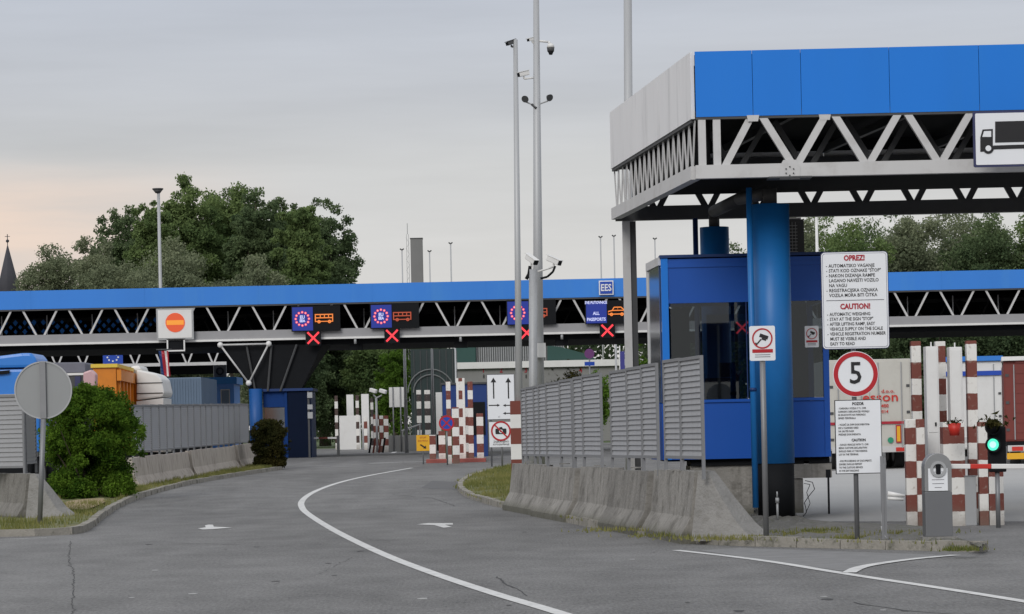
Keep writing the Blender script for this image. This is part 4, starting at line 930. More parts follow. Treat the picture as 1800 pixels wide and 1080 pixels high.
# traffic light
x0, x1, z0, z1, y = RC(1738,1767,750,830,116)
root = thing('traffic_light', ((x0+x1)/2, y, 0), 'black traffic light showing a lit green lamp beside the boom', 'traffic light')
xm = (x0+x1)/2
bm = bm_new(); box(bm, xm-.13, xm+.13, y-.06, y+.1, z0, z1); obj('housing', bm, M['black'], root, bevel=.02)
bm = bm_new(); cyl(bm, (xm, y+.02, 0), (xm, y+.02, z0), .035, n=10); obj('pole', bm, M['signpole'], root)
q = W(1751,782,117)
for k, zz in enumerate((q.z, q.z+.26)):
    bm = bm_new(); ring(bm, q.x, zz, .095, .115, y-.16, y-.062, 20); obj('visor', bm, M['black'], root)
    bm = bm_new(); cyl(bm, (q.x, y-.062, zz), (q.x, y-.075, zz), .09, n=20); ln = obj('lens', bm, M['ledgreen'] if k == 0 else M['black'], root)
    if k == 0: bm = bm_new(); cyl(bm, (q.x, y-.0755, zz), (q.x, y-.08, zz), .05, n=16); obj('lens_centre', bm, M['ledgreenc'], ln)
q = W(1744,748,117); bm = bm_new()
for _ in range(160):
    c = q+Vector((random.gauss(0,.09), random.gauss(0,.07), abs(random.gauss(.02,.05)))); v = [bm.verts.new(c+Vector((random.gauss(0,.03), random.gauss(0,.03), random.gauss(0,.03)))) for _ in range(3)]; bm.faces.new(v)
obj('dried_plant', bm, M['leafbrown'], origin=q, label='withered brown plant on top of the traffic light housing', cat='plant')
x0, x1, z0, z1, y = RC(1696,1716,838,905,113); bm = bm_new(); box(bm, x0, x1, y-.02, y+.15, 0, z1); root = obj('steel_box', bm, M['steel'], origin=(x0,y,0), label='short grey steel box beside the wide striped post', cat='box', bevel=.01)
bm = bm_new(); box(bm, x0-.01, x1+.01, y-.03, y+.16, z1, z1+.015); obj('lid', bm, M['signpole'], root)
# ------------------------------------------------------------------ tall poles
def pole(px0, py0, px1, py1, r0, r1, s, lab, m, group=None, zb_=None):
    a_ = W(px1, py1, s); b_ = W(px0, py0, s); z0 = zg(a_.y) if zb_ is None else zb_
    t = (b_-a_); a2 = a_-t*((a_.z-z0)/t.z)
    root = thing('tall_pole', a2, lab, 'pole', group); bm = bm_new(); cyl(bm, a2, b_, r1, r0, 16); obj('shaft', bm, m, root)
    bm = bm_new(); cyl(bm, a2, a2+Vector((0,0,.03)), r1*2, n=16); obj('base_plate', bm, M['steel'], root); return root
sp1 = 72.0; pole(906, 70, 912.5, 705, .055, .095, sp1, 'slimmer tall grey pole standing in the striped sleeve post', M['polegrey'])
p2 = pole(942, -70, 947, 680, .06, .14, 78.0, 'tall thick grey pole carrying dome camera and floodlights', M['polegrey'])
p3 = pole(937, 474, 937, 680, .092, .092, 79.0, 'shorter zinc pole holding two white bullet cameras', M['steel'])
p4 = pole(1103, -70, 1107, 650, .085, .10, 84.0, 'tall grey mast rising behind the left corner of the truck lane canopy', M['polegrey'])
bm = bm_new(); x0, x1, z0, z1, y = RC(943,959,604,629,78); box(bm, x0, x1, y-.28, y-.145, z0, z1); obj('equipment_box', bm, M['whitep'], p2)
def bullet(px, py, s, dpx, dpy, L, r, lab, m, dy=-.3, mount=None):
    q = W(px, py, s); d = Vector((dpx, dy*100, -dpy)).normalized(); root = thing('bullet_camera', q, lab, 'camera', 'cameras on the tall poles')
    bm = bm_new(); beam(bm, q-d*L/2, q+d*L/2, r*1.7, r*1.6); obj('housing', bm, m, root, bevel=r*.25)
    bm = bm_new(); beam(bm, q+d*(L/2+.001), q+d*(L/2+.03), r*1.5, r*1.4); obj('lens_window', bm, M['black'], root)
    bm = bm_new(); beam(bm, q-d*L/2+Vector((0,0,r*.95)), q+d*(L/2+.06)+Vector((0,0,r*.95)), r*2.1, .012); obj('sunshield', bm, m, root)
    if mount:
        mq = W(mount[0], mount[1], s); bm = bm_new(); tube(bm, [q-Vector((0,0,r)), q-Vector((0,0,r*1.9)), mq], .022, 8); obj('bracket', bm, m, root)
    return root
bullet(934,456,79,35,30,.30,.075,'white bullet camera on the left of the zinc pole top', M['whitep'], -.35, (937,478))
bullet(973,458,79,55,28,.32,.075,'white bullet camera on the right arm of the zinc pole top', M['whitep'], -.3, (945,478))
bm = bm_new(); tube(bm, [W(950,490,79), W(962,487,79), W(972,478,79), W(976,468,79)], .025, 8); obj('curved_arm', bm, M['black'], p3)
bm = bm_new(); tube(bm, [W(932,468,79), W(930,482,79), W(925,491,79)], .04, 8); obj('infrared_lamp', bm, M['black'], p3)
bullet(921,130,78,-60,15,.24,.06,'white bullet camera pointing left high on the thick pole', M['whitep'], -.2, (938,137))
bullet(936,69,78,-40,12,.2,.04,'small white camera at the top left of the thick pole', M['whitep'], -.2, (943,77))
bullet(899,75,72,-50,18,.22,.06,'small dark camera on top of the slimmer pole', M['steeld'], -.2, (907,80))
q = W(968,88,78); root = thing('dome_camera', q, 'white dome camera hanging from an arm high on the thick pole', 'camera')
bm = bm_new(); cyl(bm, q+Vector((0,0,.05)), q+Vector((0,0,.14)), .09, .06, 16); obj('housing', bm, M['whitep'], root)
bm = bm_new(); cyl(bm, q+Vector((0,0,-.04)), q+Vector((0,0,.048)), .075, .085, 16); obj('collar', bm, M['steeld'], root)
bm = bm_new(); cyl(bm, q+Vector((0,0,-.11)), q+Vector((0,0,-.042)), .035, .065, 16); obj('dome', bm, M['black'], root)
bm = bm_new(); tube(bm, [q+Vector((0,0,.14)), q+Vector((-.05,0,.18)), W(945,72,78)], .025, 8); obj('arm', bm, M['whitep'], root)
for px, py, lab in ((925,172,'round dark floodlight on the left arm of the thick pole'),(963,170,'round dark floodlight on the right arm of the thick pole')):
    q = W(px, py, 78); root = thing('floodlight', q, lab, 'floodlight', 'floodlights on the thick pole'); d = Vector((-.3 if px < 940 else .5, -.8, -.45)).normalized()
    bm = bm_new(); cyl(bm, q, q+d*.09, .04, .085, 14); obj('reflector', bm, M['steeld'], root)
    bm = bm_new(); tube(bm, [q-Vector((0,0,.03)), q+Vector((0,0,-.10)), W(944,188,78) if px < 940 else W(946,184,78)], .018, 6); obj('arm', bm, M['steel'], root)
bm = bm_new(); q = W(935,184,78); cyl(bm, q, q+Vector((.1,-.08,-.1)), .03, n=8); obj('small_lamp', bm, M['steeld'], p2)
# striped sleeve post
q = GP(907,864,.09); s_ = F/q.y; x0, x1, z0, z1, _ = RC(898,918,705,862,s_)
zz = z1-q.z; p_ = zz/5.6
root = thing('striped_sleeve_post', q, 'thick brown and white concrete post at the grassy island tip', 'post')
bm = bm_new(); xc = (x0+x1)/2; nb = 6; edges = [705,729,753,781,808,836,853]
for k in range(6):
    za, zb2 = W(907, edges[k+1], s_).z, W(907, edges[k], s_).z
    bm = bm_new(); w = (x1-x0)/2; box(bm, xc-w, xc+w, q.y-w, q.y+w, za+.001, zb2-.001); obj('band', bm, M['brownred'] if k % 2 == 0 else M['whitep'], root, bevel=.004)
bm = bm_new(); w = (x1-x0)/2; hexa(bm, [(xc-w*1.9,q.y-w*1.9,q.z-.05),(xc+w*1.5,q.y-w*1.9,q.z-.05),(xc+w*1.5,q.y+w*1.5,q.z-.05),(xc-w*1.9,q.y+w*1.5,q.z-.05),(xc-w*1.05,q.y-w*1.05,q.z+.13),(xc+w*1.05,q.y-w*1.05,q.z+.13),(xc+w*1.05,q.y+w*1.05,q.z+.13),(xc-w*1.05,q.y+w*1.05,q.z+.13)]); obj('foot', bm, M['brownred'], root)
# round sign seen from behind, left
q = GP(69,922,.1); s_ = F/q.y
root = thing('round_sign_back', q, 'large round traffic sign seen from its plain grey back on a pole', 'sign')
c = W(74.5,686,s_); bm = bm_new(); cyl(bm, (q.x,q.y+.05,q.z), (c.x,q.y+.05,c.z-51/s_), .047, n=12); obj('pole', bm, M['signpole'], root)
bm = bm_new(); prism_y(bm, disc(c.x,c.z,50.5/s_,48), q.y+.1, q.y+.115); obj('disc', bm, mat('dull grey sign back', (.27,.28,.285), .55, .2, .05, 2), root)
bm = bm_new(); ring(bm, c.x, c.z, 48.5/s_, 51/s_, q.y+.085, q.y+.099, 48); obj('rim', bm, M['steel'], root)
bm = bm_new(); box(bm, c.x-.055, c.x+.055, q.y+.04, q.y+.098, c.z-50/s_, c.z+50/s_); obj('rear_channel', bm, M['signpole'], root)
# ------------------------------------------------------------------ far canopy across the passenger lanes
sC = 40.0; y0 = F/sC
zc0, zc1, zc2 = W(900,589,sC).z, W(900,526,sC).z, W(900,493.5,sC).z
far_can = thing('passenger_canopy', (0, y0, zg(y0)), 'long low canopy across the passenger lanes with blue fascia and white truss', 'canopy')
XL, XR = -36.0, 34.0; dep = 12.0
can_save = can; can = far_can
xs = XL
while xs < XR-1:
    fpanel(Vector((xs-.006, y0-.12, 0)), Vector((xs+5.006, y0-.12, 0)), zc1, zc2, M['blueF']); xs += 5.0
bm = bm_new(); box(bm, XL+.1, XR-.1, y0-.05, y0+.0, zc1+.05, zc2-.06); obj('fascia_gap_blocker', bm, M['roofshade'], far_can)  # added behind the seams so that no sky light shows through
for nm, P, Q, z, w, h, m in (('top_chord', (XL,y0), (XR,y0), zc1+.03, .2, .2, M['steeld']), ('bottom_chord', (XL,y0), (XR,y0), zc0+.26, .25, .36, mat('chord mid grey', (.29,.29,.30), .6, 0, .1)), ('lower_flange', (XL,y0-.02), (XR,y0-.02), zc0+.03, .34, .09, M['whitep']), ('top_chord', (XL,y0+dep), (XR,y0+dep), zc1+.05, .2, .2, M['steeld']), ('bottom_chord', (XL,y0+dep), (XR,y0+dep), zc0+.2, .3, .4, M['steeld']), ('bottom_chord', (XL,y0+dep/2), (XR,y0+dep/2), zc0+.2, .3, .4, M['steeld'])):
    seg(far_can, nm, P, Q, z, w, h, m)
bm = bm_new(); box(bm, XL, XR, y0+.05, y0+dep+.3, zc1+.12, zc1+.3); obj('roof_deck', bm, M['roofshade'], far_can)
bm = bm_new(); box(bm, XL, XR, y0+1.0, y0+dep-.2, zc0-.16, zc0-.05); obj('ceiling_deck', bm, M['black'], far_can)  # ceiling and gutter beam are coloured black as underside shade
pt = 80.6/sC; x_first = W(152,600,sC).x; kk = int((x_first-XL)/pt); P = Vector((x_first-pt*(kk+.5), y0, 0))
nb_ = int((XR-P.x)/pt)
zigzag(far_can, P, P+Vector((pt*nb_,0,0)), zc0+.15, zc1, nb_, .085, M['steelw'], gapt=.26)
zigzag(far_can, P+Vector((.6,dep,0)), P+Vector((pt*nb_+.6,dep,0)), zc0+.15, zc1, nb_, .085, M['steeld'], gapt=.2)
for j in (3,):
    me = piece('interior_strut', lambda bm: beam(bm, (0,0,zc0), (0,dep,zc1), .05, .05), M['steeld'])
    for k in range(nb_): inst('interior_strut', me, far_can, (P.x+pt*(k+.5), y0, 0)).location.y = 0
me = piece('hanger', lambda bm: box(bm, -.02, .02, y0+1.5, y0+1.55, zc0, zc1-.2), M['steel'])
for k in range(nb_):
    inst('hanger', me, far_can, (P.x+pt*(k+.5)+.05, 0, 0))
bm = bm_new(); zr_ = zc0+.62
for k in range(70):
    for j in range(3):
        xx = XL+2+k*.42+(j % 2)*.21; zz_ = zr_+.1+j*.2
        if xx > W(275,590,sC).x+1.0 or random.random() < .12: continue
        d_ = random.uniform(.07,.12); prism_y(bm, [(xx-d_,zz_),(xx,zz_-d_*1.2),(xx+d_,zz_),(xx,zz_+d_*1.2)], y0+3.0, y0+3.03)
obj('lit_blue_specks', bm, M['blueN'], far_can, kind='stuff')  # bright blue diamonds stand for lit bits of the rear fascia
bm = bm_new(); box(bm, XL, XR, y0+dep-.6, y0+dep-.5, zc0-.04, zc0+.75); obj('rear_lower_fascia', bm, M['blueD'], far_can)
bm = bm_new(); box(bm, XL, XR, y0+dep+.4, y0+dep+.5, zc0+.55, zc1+.25); obj('rear_upper_fascia', bm, M['roofshade'], far_can)
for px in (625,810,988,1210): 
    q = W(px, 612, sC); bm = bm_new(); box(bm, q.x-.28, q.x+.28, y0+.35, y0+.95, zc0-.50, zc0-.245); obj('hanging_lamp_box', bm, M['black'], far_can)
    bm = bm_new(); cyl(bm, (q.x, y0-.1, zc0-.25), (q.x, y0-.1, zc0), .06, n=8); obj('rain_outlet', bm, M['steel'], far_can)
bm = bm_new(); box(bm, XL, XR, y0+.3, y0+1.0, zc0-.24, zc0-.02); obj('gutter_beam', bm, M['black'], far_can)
can = can_save
# funnel support
fn = thing('funnel_support', (W(470,790,sC).x, y0+3, zg(y0)), 'black funnel shaped canopy support over the far booth framed by a white triangle of tubes', 'support')
a0, a1, ap = W(388,607,sC), W(473,605,sC), W(438,674,sC)
for v in (a0, a1, ap): v.y = y0-.2
for p, q in ((a0,a1),(a1,ap),(ap,a0)):
    bm = bm_new(); cyl(bm, p, q, .042, n=8); obj('tube', bm, M['steelw'], fn)
for v in (a0, a1, ap):
    bm = bm_new(); bmesh.ops.create_icosphere(bm, subdivisions=2, radius=.13, matrix=Matrix.Translation(v)); obj('node_ball', bm, M['whitep'], fn)
T = [W(389,606,sC), W(566,606,sC), W(590,606,sC*.94), W(415,606,sC*.94)]; Bq = [W(440,688,sC), W(528,688,sC), W(532,688,sC*.95), W(446,688,sC*.95)]
for i, v in enumerate(T+Bq): v.y = y0+.1+(5.5 if i % 4 > 1 else 0)
bm = bm_new(); hexa(bm, Bq+T); obj('hopper', bm, M['black'], fn)
for k in range(1, 4):
    p = T[0].lerp(T[1], k/4.0); q = Bq[0].lerp(Bq[1], (k-.6)/4); bm = bm_new(); cyl(bm, p-Vector((0,.15,0)), q-Vector((0,.15,0)), .05, n=6); obj('rib', bm, M['steeld'], fn)
# far booth
q = W(450,710,sC); bm = bm_new(); cyl(bm, (q.x,y0-.1,zg(y0)), (q.x,y0-.1,W(450,684,sC).z), .29, n=20); obj('canopy_column', bm, mat('far column blue', (.006,.075,.27), .5), origin=(q.x,y0,zg(y0)), label='blue round column left of the far booth below the white triangle', cat='column')
x0, x1, z0, z1, y = RC(463,547,688,806,sC); z0 = zg(y0)
fb = thing('far_booth', (x0,y0,z0), 'dark blue booth under the funnel support on the passenger lane', 'booth')
xw = W(505,740,sC).x
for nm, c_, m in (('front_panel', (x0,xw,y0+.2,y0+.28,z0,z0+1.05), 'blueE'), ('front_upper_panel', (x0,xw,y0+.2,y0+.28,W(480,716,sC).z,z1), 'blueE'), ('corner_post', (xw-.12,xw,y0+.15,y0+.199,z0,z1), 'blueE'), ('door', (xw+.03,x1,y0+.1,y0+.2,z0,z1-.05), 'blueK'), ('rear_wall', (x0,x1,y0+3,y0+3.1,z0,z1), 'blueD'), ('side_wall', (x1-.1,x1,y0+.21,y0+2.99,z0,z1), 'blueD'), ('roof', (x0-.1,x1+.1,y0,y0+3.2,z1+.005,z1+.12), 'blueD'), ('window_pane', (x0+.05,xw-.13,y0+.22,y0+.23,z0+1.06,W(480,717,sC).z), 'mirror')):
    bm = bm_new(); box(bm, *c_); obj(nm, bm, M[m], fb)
x0, x1, z0, z1, y = RC(543,553,712,800,sC); root = thing('ticket_terminal', (x0,y0-.5,zg(y0)), 'slim terminal with white fittings at the right side of the far booth', 'terminal')
bm = bm_new(); box(bm, x0, x0+.08, y0-.5, y0-.42, zg(y0), z1+.6); obj('upright', bm, M['steeld'], root)
for zz_, h in ((z1-.6,.4),(z1-.2,.3),(z1+.3,.35)):
    bm = bm_new(); box(bm, x0, x0+.22, y0-.56, y0-.51, zz_, zz_+h*.7); obj('screen', bm, M['steel'], root)
# ------------------------------------------------------------------ signs on the far canopy
yS = y0-.35
def panel(px0, px1, py0, py1, m, root, name, dy=0.0, th=.06):
    x0, x1, z0, z1, _ = RC(px0, px1, py0, py1, sC); bm = bm_new(); box(bm, x0, x1, yS+dy-th, yS+dy, z0, z1); return obj(name, bm, m, root)
q = W(310,598,sC); root = thing('no_entry_display', (q.x,yS,q.z), 'white framed display with a lit orange no entry disc on the far canopy', 'sign')
panel(277,342,543,598,M['steel'],root,'frame'); panel(280,339,546,595,M['whitep'],root,'board',-.062,.02)
c = W(310,568,sC); bm = bm_new(); cyl(bm, (c.x,yS-.084,c.z), (c.x,yS-.1,c.z), 17/sC, n=28); obj('lit_disc', bm, M['discor'], root)
panel(295,325,564,572,M['discye'],root,'lit_bar',-.101,.01)
for p in ((295,327,596.5,598),(295,327,616,618.5)): panel(*p, M['whitep'], root, 'hanging_frame')
for p in ((295,297.5,598.3,615.7),(324.5,327,598.3,615.7)): panel(*p, M['whitep'], root, 'hanging_frame')
panel(296,326,599,615,M['black'],root,'display_back',.12)
bm = bm_new(); q = W(306,553,sC); beam(bm, q+Vector((-.12,-9.35+9.0-.2,0)), q+Vector((.12,-.9,-.06)), .09, .1); bm.free()
def display(px0, px1, py0, py1, lab, kind, lit, picto_px):
    q = W((px0+px1)/2, py1, sC); root = thing('lane_display', (q.x,yS,q.z), lab, 'display', 'lit lane displays on the far canopy')
    panel(px0-2, px1+48, py0-3, py1+1, M['black'], root, 'cabinet', .08, .07)
    panel(px0, px1, py0, py1, M['ledblue'], root, 'blue_field', 0, .02)
    cx, cy = (px0+px1)/2-.5, (py0+py1)/2
    if kind == 'eu':
        c = W(cx, cy, sC); r = 11.6/sC
        for k in range(12):
            t_ = k*math.pi/6; bm = bm_new(); px_, pz_ = c.x+r*math.cos(t_), c.z+r*math.sin(t_); d_ = .056
            prism_y(bm, disc(px_, pz_, d_, 8), yS-.03, yS-.021); s1 = obj('star', bm, M['ledred'], root)
            bm = bm_new(); prism_y(bm, disc(px_, pz_, d_*.62, 6), yS-.036, yS-.031); obj('star_core', bm, M['ledpink'], s1)
        text('EU', c.x, yS-.03, c.z+.07, .2, M['ledwh'], root, 'lettering', 'CENTER', .9, .008); text('EEA', c.x, yS-.03, c.z-.09, .16, M['ledwh'], root, 'lettering', 'CENTER', .9, .008)
    else:
        c = W(cx, cy, sC)
        text('SVE PUTOVNICE', c.x, yS-.03, W(cx,533,sC).z, .17, M['ledwh'], root, 'lettering', 'CENTER', .78, .006)
        text('ALL', c.x, yS-.03, W(cx,552,sC).z, .19, M['ledwh'], root, 'lettering', 'CENTER', .9, .006)
        text('PASSPORTS', c.x, yS-.03, W(cx,562.5,sC).z, .19, M['ledwh'], root, 'lettering', 'CENTER', .85, .006)
    m = M['ledor'] if lit else M['ledord']
    pc = W(picto_px[0], picto_px[1], sC); X, Z = pc.x, pc.z
    def bx_(u0, u1, v0, v1): return [(X+u0, Z+v0), (X+u1, Z+v0), (X+u1, Z+v1), (X+u0, Z+v1)]
    bm = bm_new()
    if kind == 'car':
        outl = [(-.36,-.10),(-.36,.02),(-.18,.06),(-.10,.20),(.2,.20),(.36,.06),(.40,-.10)]
        for p, q_ in zip(outl, outl[1:]+outl[:1]): beam(bm, (X+p[0], yS-.03, Z+p[1]), (X+q_[0], yS-.03, Z+q_[1]), .01, .045)
        beam(bm, (X-.18, yS-.03, Z+.06), (X+.36, yS-.03, Z+.06), .01, .04); beam(bm, (X+.06, yS-.03, Z+.06), (X+.06, yS-.03, Z+.2), .01, .03)
    else:
        for c_ in (bx_(-.40,.40,.135,.18), bx_(-.40,-.355,-.12,.13), bx_(.355,.40,-.12,.13), bx_(-.40,.40,-.165,-.125), bx_(-.35,.35,-.01,.035), bx_(-.18,-.14,.04,.13), bx_(.0,.04,.04,.13), bx_(.18,.22,.04,.13)): prism_y(bm, c_, yS-.035, yS-.022)
    obj('vehicle_pictogram', bm, m, root)
    for u in (-.22, .24):
        bm = bm_new(); ring(bm, X+u, Z-.155 if kind != 'car' else Z-.11, .03, .075, yS-.04, yS-.0355, 12); obj('wheel_mark', bm, m, root)
    return root
display(515,551,541,582,'blue lit display with ring of stars and bright orange bus, leftmost on the canopy','eu',True,(570.5,560))
display(653,689,537,577,'blue lit display with ring of stars and dim orange bus','eu',False,(707.5,556.5))
display(892,929,531,571,'blue lit display with ring of stars half hidden by the slimmer pole','eu',False,(946,550))
display(1030,1066,532,569,'blue lit display reading all passports with an orange car beside it','car',True,(1083,549))
def cross(px, py, lab, hide=False):
    c = W(px, py, sC); root = thing('lane_signal', (c.x, yS, c.z-.3), lab, 'signal', 'red cross lane signals')
    bm = bm_new(); box(bm, c.x-.34, c.x+.34, yS-.12, yS-.0805 if False else yS-.085, c.z-.33, c.z+.33); obj('housing', bm, M['black'], root)
    for sg in (1, -1):
        bm = bm_new()
        beam(bm, (c.x-.25*sg, yS-.13-.012*(sg > 0), c.z-.25), (c.x+.25*sg, yS-.13-.012*(sg > 0), c.z+.25), .01, .085); obj('lit_bar', bm, M['ledred'], root)
for px, py, lab in ((552,595,'red cross signal under the leftmost blue display'),(690,591,'red cross signal under the dim bus display'),(926,586,'red cross signal half hidden behind the slimmer pole'),(1067,582,'red cross signal below the passports display'),(1303,577,'red cross signal seen through the booth window')): cross(px, py, lab)
q = W(1065,507,sC); root = thing('entry_system_sign', (q.x,yS,q.z-.3), 'small square blue sign with white letters EES on the blue fascia', 'sign')
panel(1052.5,1078,494,519,M['white'],root,'rim',.15,.05); panel(1054.5,1076,496,517,M['signblue'],root,'face',.09,.02)
text('EES', q.x, yS+.06, q.z, .42, M['white'], root, 'lettering', 'CENTER', .78, .008)
# ------------------------------------------------------------------ second canopy further back, left
s2c = 31.0; y2 = F/s2c
c2n = thing('rear_canopy', (W(250,640,s2c).x, y2, zg(y2)), 'second canopy further back with white truss seen under the left part of the long canopy', 'canopy')
z_b = W(250,642,s2c).z; z_t = W(250,606,s2c).z; xa, xb = W(-60,640,s2c).x, W(398,640,s2c).x
seg(c2n, 'bottom_chord', (xa,y2), (xb,y2), z_b, .2, .18, M['steelw']); seg(c2n, 'top_chord', (xa,y2), (xb,y2), z_t+.3, .2, .2, M['steelw'])
zigzag(c2n, (xa,y2), (xb,y2), z_b, z_t+.3, 10, .09, M['steelw'], gapt=.2)
bm = bm_new(); box(bm, xa, xb, y2, y2+8, z_t+.4, z_t+.6); obj('roof_deck', bm, M['roofshade'], c2n)
bm = bm_new(); box(bm, xa, xb, y2+8, y2+8.2, z_b-.4, z_t+.4); obj('rear_fascia', bm, M['roofshade'], c2n)
for px in (60,240,380):
    q = W(px,642,s2c); bm = bm_new(); box(bm, q.x-.15, q.x+.15, y2-.15, y2+.15, zg(y2), z_b-.1); obj('post', bm, M['steeld'], c2n)
x0, x1, z0, z1, y = RC(181,216,617,640,33.5); root = thing('blue_star_sign', (x0,y,z0), 'blue board with small white stars hanging at the rear canopy', 'sign')
bm = bm_new(); box(bm, x0, x1, y-.05, y, z0, z1); obj('board', bm, M['signblue'], root)
for k in range(8):
    t_ = k*math.pi/4; bm = bm_new(); prism_y(bm, disc((x0+x1)/2+.28*math.cos(t_), (z0+z1)/2+.2*math.sin(t_), .05, 6), y-.06, y-.051); obj('star', bm, M['white'], root)
# flag
x0, x1, z0, z1, y = RC(279,298,617,662,41.0); root = thing('hanging_flag', (x0,y,z1), 'limp red white and blue flag hanging under the long canopy', 'flag')
for k, (m, a0, a1) in enumerate((('blueD',0,.3),('redtxt',.3,.62),('whitep',.62,.85),('redtxt',.85,1))):
    bm = bm_new(); R = []
    for i in range(9):
        v = i/8; zz_ = z1-(z1-z0)*v; row = []
        for u in (a0, a1): xx = x0+(x1-x0)*(u*(.9-.1*v)+.25*v); row.append(bm.verts.new((xx, y+.06*math.sin(u*9+v*4), zz_)))
        R.append(row)
    for i in range(8): bm.faces.new((R[i][0], R[i][1], R[i+1][1], R[i+1][0]))
    o = obj('stripe', bm, M[m], root); md = o.modifiers.new('thickness', 'SOLIDIFY'); md.thickness = .006
bm = bm_new(); cyl(bm, (x0-.1,y,z1+.05), (x1+.1,y,z1+.05), .03, n=8); obj('flag_bar', bm, M['steeld'], root)
# ------------------------------------------------------------------ vehicles
def wheels(root, xs_, y, r, w=.3, zgr=0.0):
    for x, yy_ in xs_:
        bm = bm_new(); cyl(bm, (x-w/2, yy_, zgr+r), (x+w/2, yy_, zgr+r), r, n=20); wh = obj('wheel', bm, M['rubber'], root)
        bm = bm_new(); cyl(bm, (x-w/2-.01, yy_, zgr+r), (x+w/2+.01, yy_, zgr+r), r*.55, n=16); obj('rim', bm, M['steel'], wh)
def trailer(px0, px1, ytop, ybot, s, L, m, lab, rear=True, top=None, group='trucks waiting behind the weighing lane', redbar=True):
    x0, x1, z0, z1, y = RC(px0, px1, ytop, ybot, s); g_ = zg(y)
    root = thing('truck_trailer', ((x0+x1)/2, y, g_), lab, 'truck', group)
    bm = bm_new(); box(bm, x0, x1, y, y+L, z0, z1); obj('box_body', bm, m, root, bevel=.02)
    xm_ = (x0+x1)/2
    for a_, b_ in ((x0+.05, xm_-.01), (xm_+.01, x1-.05)):
        bm = bm_new(); box(bm, a_, b_, y-.03, y-.002, z0+.05, z1-.08); d = obj('rear_door', bm, m, root)
        for xx in ((a_+.25, b_-.25)):
            bm = bm_new(); cyl(bm, (xx, y-.06, z0+.05), (xx, y-.06, z1-.1), .018, n=6); obj('locking_bar', bm, M['steel'], d)
        for k in range(3):
            xx = a_ if a_ < xm_-.2 else b_-.1; bm = bm_new(); box(bm, xx, xx+.1, y-.05, y-.031, z0+.3+k*.8, z0+.38+k*.8); obj('hinge', bm, M['steeld'], d)
    bm = bm_new(); box(bm, x0+.05, x1-.05, y+.01, y+L, g_+.65, z0-.005); obj('chassis', bm, M['black'], root)
    bm = bm_new(); box(bm, x0+.08, x1-.08, y-.04, y+.0, g_+.5, g_+.68); obj('rear_bumper', bm, M['steelw'], root)
    for xx in (x0+.2, x1-.5):
        bm = bm_new(); box(bm, xx, xx+.32, y-.06, y-.041, g_+.52, g_+.64); obj('tail_light', bm, M['redp'], root)
    wheels(root, [(x0+.3,y+1.0),(x0+.3,y+2.3),(x1-.3,y+1.0),(x1-.3,y+2.3)], y, .48, zgr=g_)
    # tractor in front
    bm = bm_new(); box(bm, x0+.03, x1-.03, y+L+.6, y+L+2.8, g_+.6, z1-.2); obj('cab', bm, M['whitep'], root, bevel=.12)
    wheels(root, [(x0+.3,y+L+1.4),(x1-.3,y+L+1.4)], y, .5, zgr=g_)
    return root, x0, x1, z0, z1, y, g_
root, x0, x1, z0, z1, y, g_ = trailer(1456,1602,632,792,58,12,M['cream'],'cream box trailer with red lettering seen from behind, behind the speed sign')
zr = W(1575,743,58).z
bm = bm_new(); box(bm, x0+.02, x1-.02, y-.075, y-.062, zr-.04, zr+.04); obj('red_stripe', bm, M['redtxt'], root)
q = W(1546,699,58); text('esson', q.x+.02, y-.07, q.z, .40, M['redp'], root, 'lettering', 'CENTER', 1.2, .004)
q = W(1558,691,58); text('d.o.o.', q.x+.04, y-.07, q.z+.05, .15, M['redp'], root, 'lettering', 'CENTER', 1.2, .002)
q = W(1555,714,58); text('400', q.x, y-.07, q.z, .15, M['redp'], root, 'lettering', 'CENTER', 1.0, .003); q = W(1555,724,58); text('014', q.x, y-.07, q.z, .14, M['redp'], root, 'lettering', 'CENTER', 1.0, .002)
q = W(1579,763,58); bm = bm_new(); box(bm, q.x-.08, q.x+.08, y-.08, y-.062, q.z-.27, q.z+.27); pl_ = obj('warning_plate', bm, M['redtxt'], root)
bm = bm_new(); box(bm, q.x-.05, q.x+.05, y-.086, y-.0805, q.z-.23, q.z+.23); obj('plate_centre', bm, M['signyel'], pl_)
q = W(1565,774,58); bm = bm_new(); prism_y(bm, disc(q.x,q.z,.09,12), y-.08, y-.062); obj('green_badge', bm, mat('green badge', (.02,.25,.14), .5), root)
root, x0, x1, z0, z1, y, g_ = trailer(1640,1762,636,790,50,12,M['whitep'],'white trailer with blue tarpaulin top behind the striped posts')
bm = bm_new(); box(bm, x0-.03, x1+.03, y-.12, y+2, z1+.01, z1+.18); obj('roof_tarpaulin', bm, M['truckblue'], root)
bm = bm_new(); box(bm, x0, x1, y-.1, y-.065, z1-.5, z1-.34); obj('blue_strap', bm, M['signblue'], root); root.rotation_euler.z = -.13
root, x0, x1, z0, z1, y, g_ = trailer(1766,1913,634,775,60,10,M['redcont'],'red container truck seen from behind at the right picture edge')
bm = bm_new()
for k in range(8): box(bm, x0+.35, (x0+x1)/2-.2, y-.045, y-.031, z0+.25+k*.29, z0+.33+k*.29)
obj('door_ribs', bm, M['redcont'], root)
q = W(1788,802,60); bm = bm_new(); box(bm, q.x-.28, q.x+.28, y-.12, y-.065, q.z-.09, q.z+.09); obj('number_plate', bm, M['signyel'], root)
bm = bm_new(); box(bm, x0-.05, x1, y-.15, y+3, z1+.02, z1+.14); obj('top_rail', bm, M['whitep'], root); root.rotation_euler.z = -.165
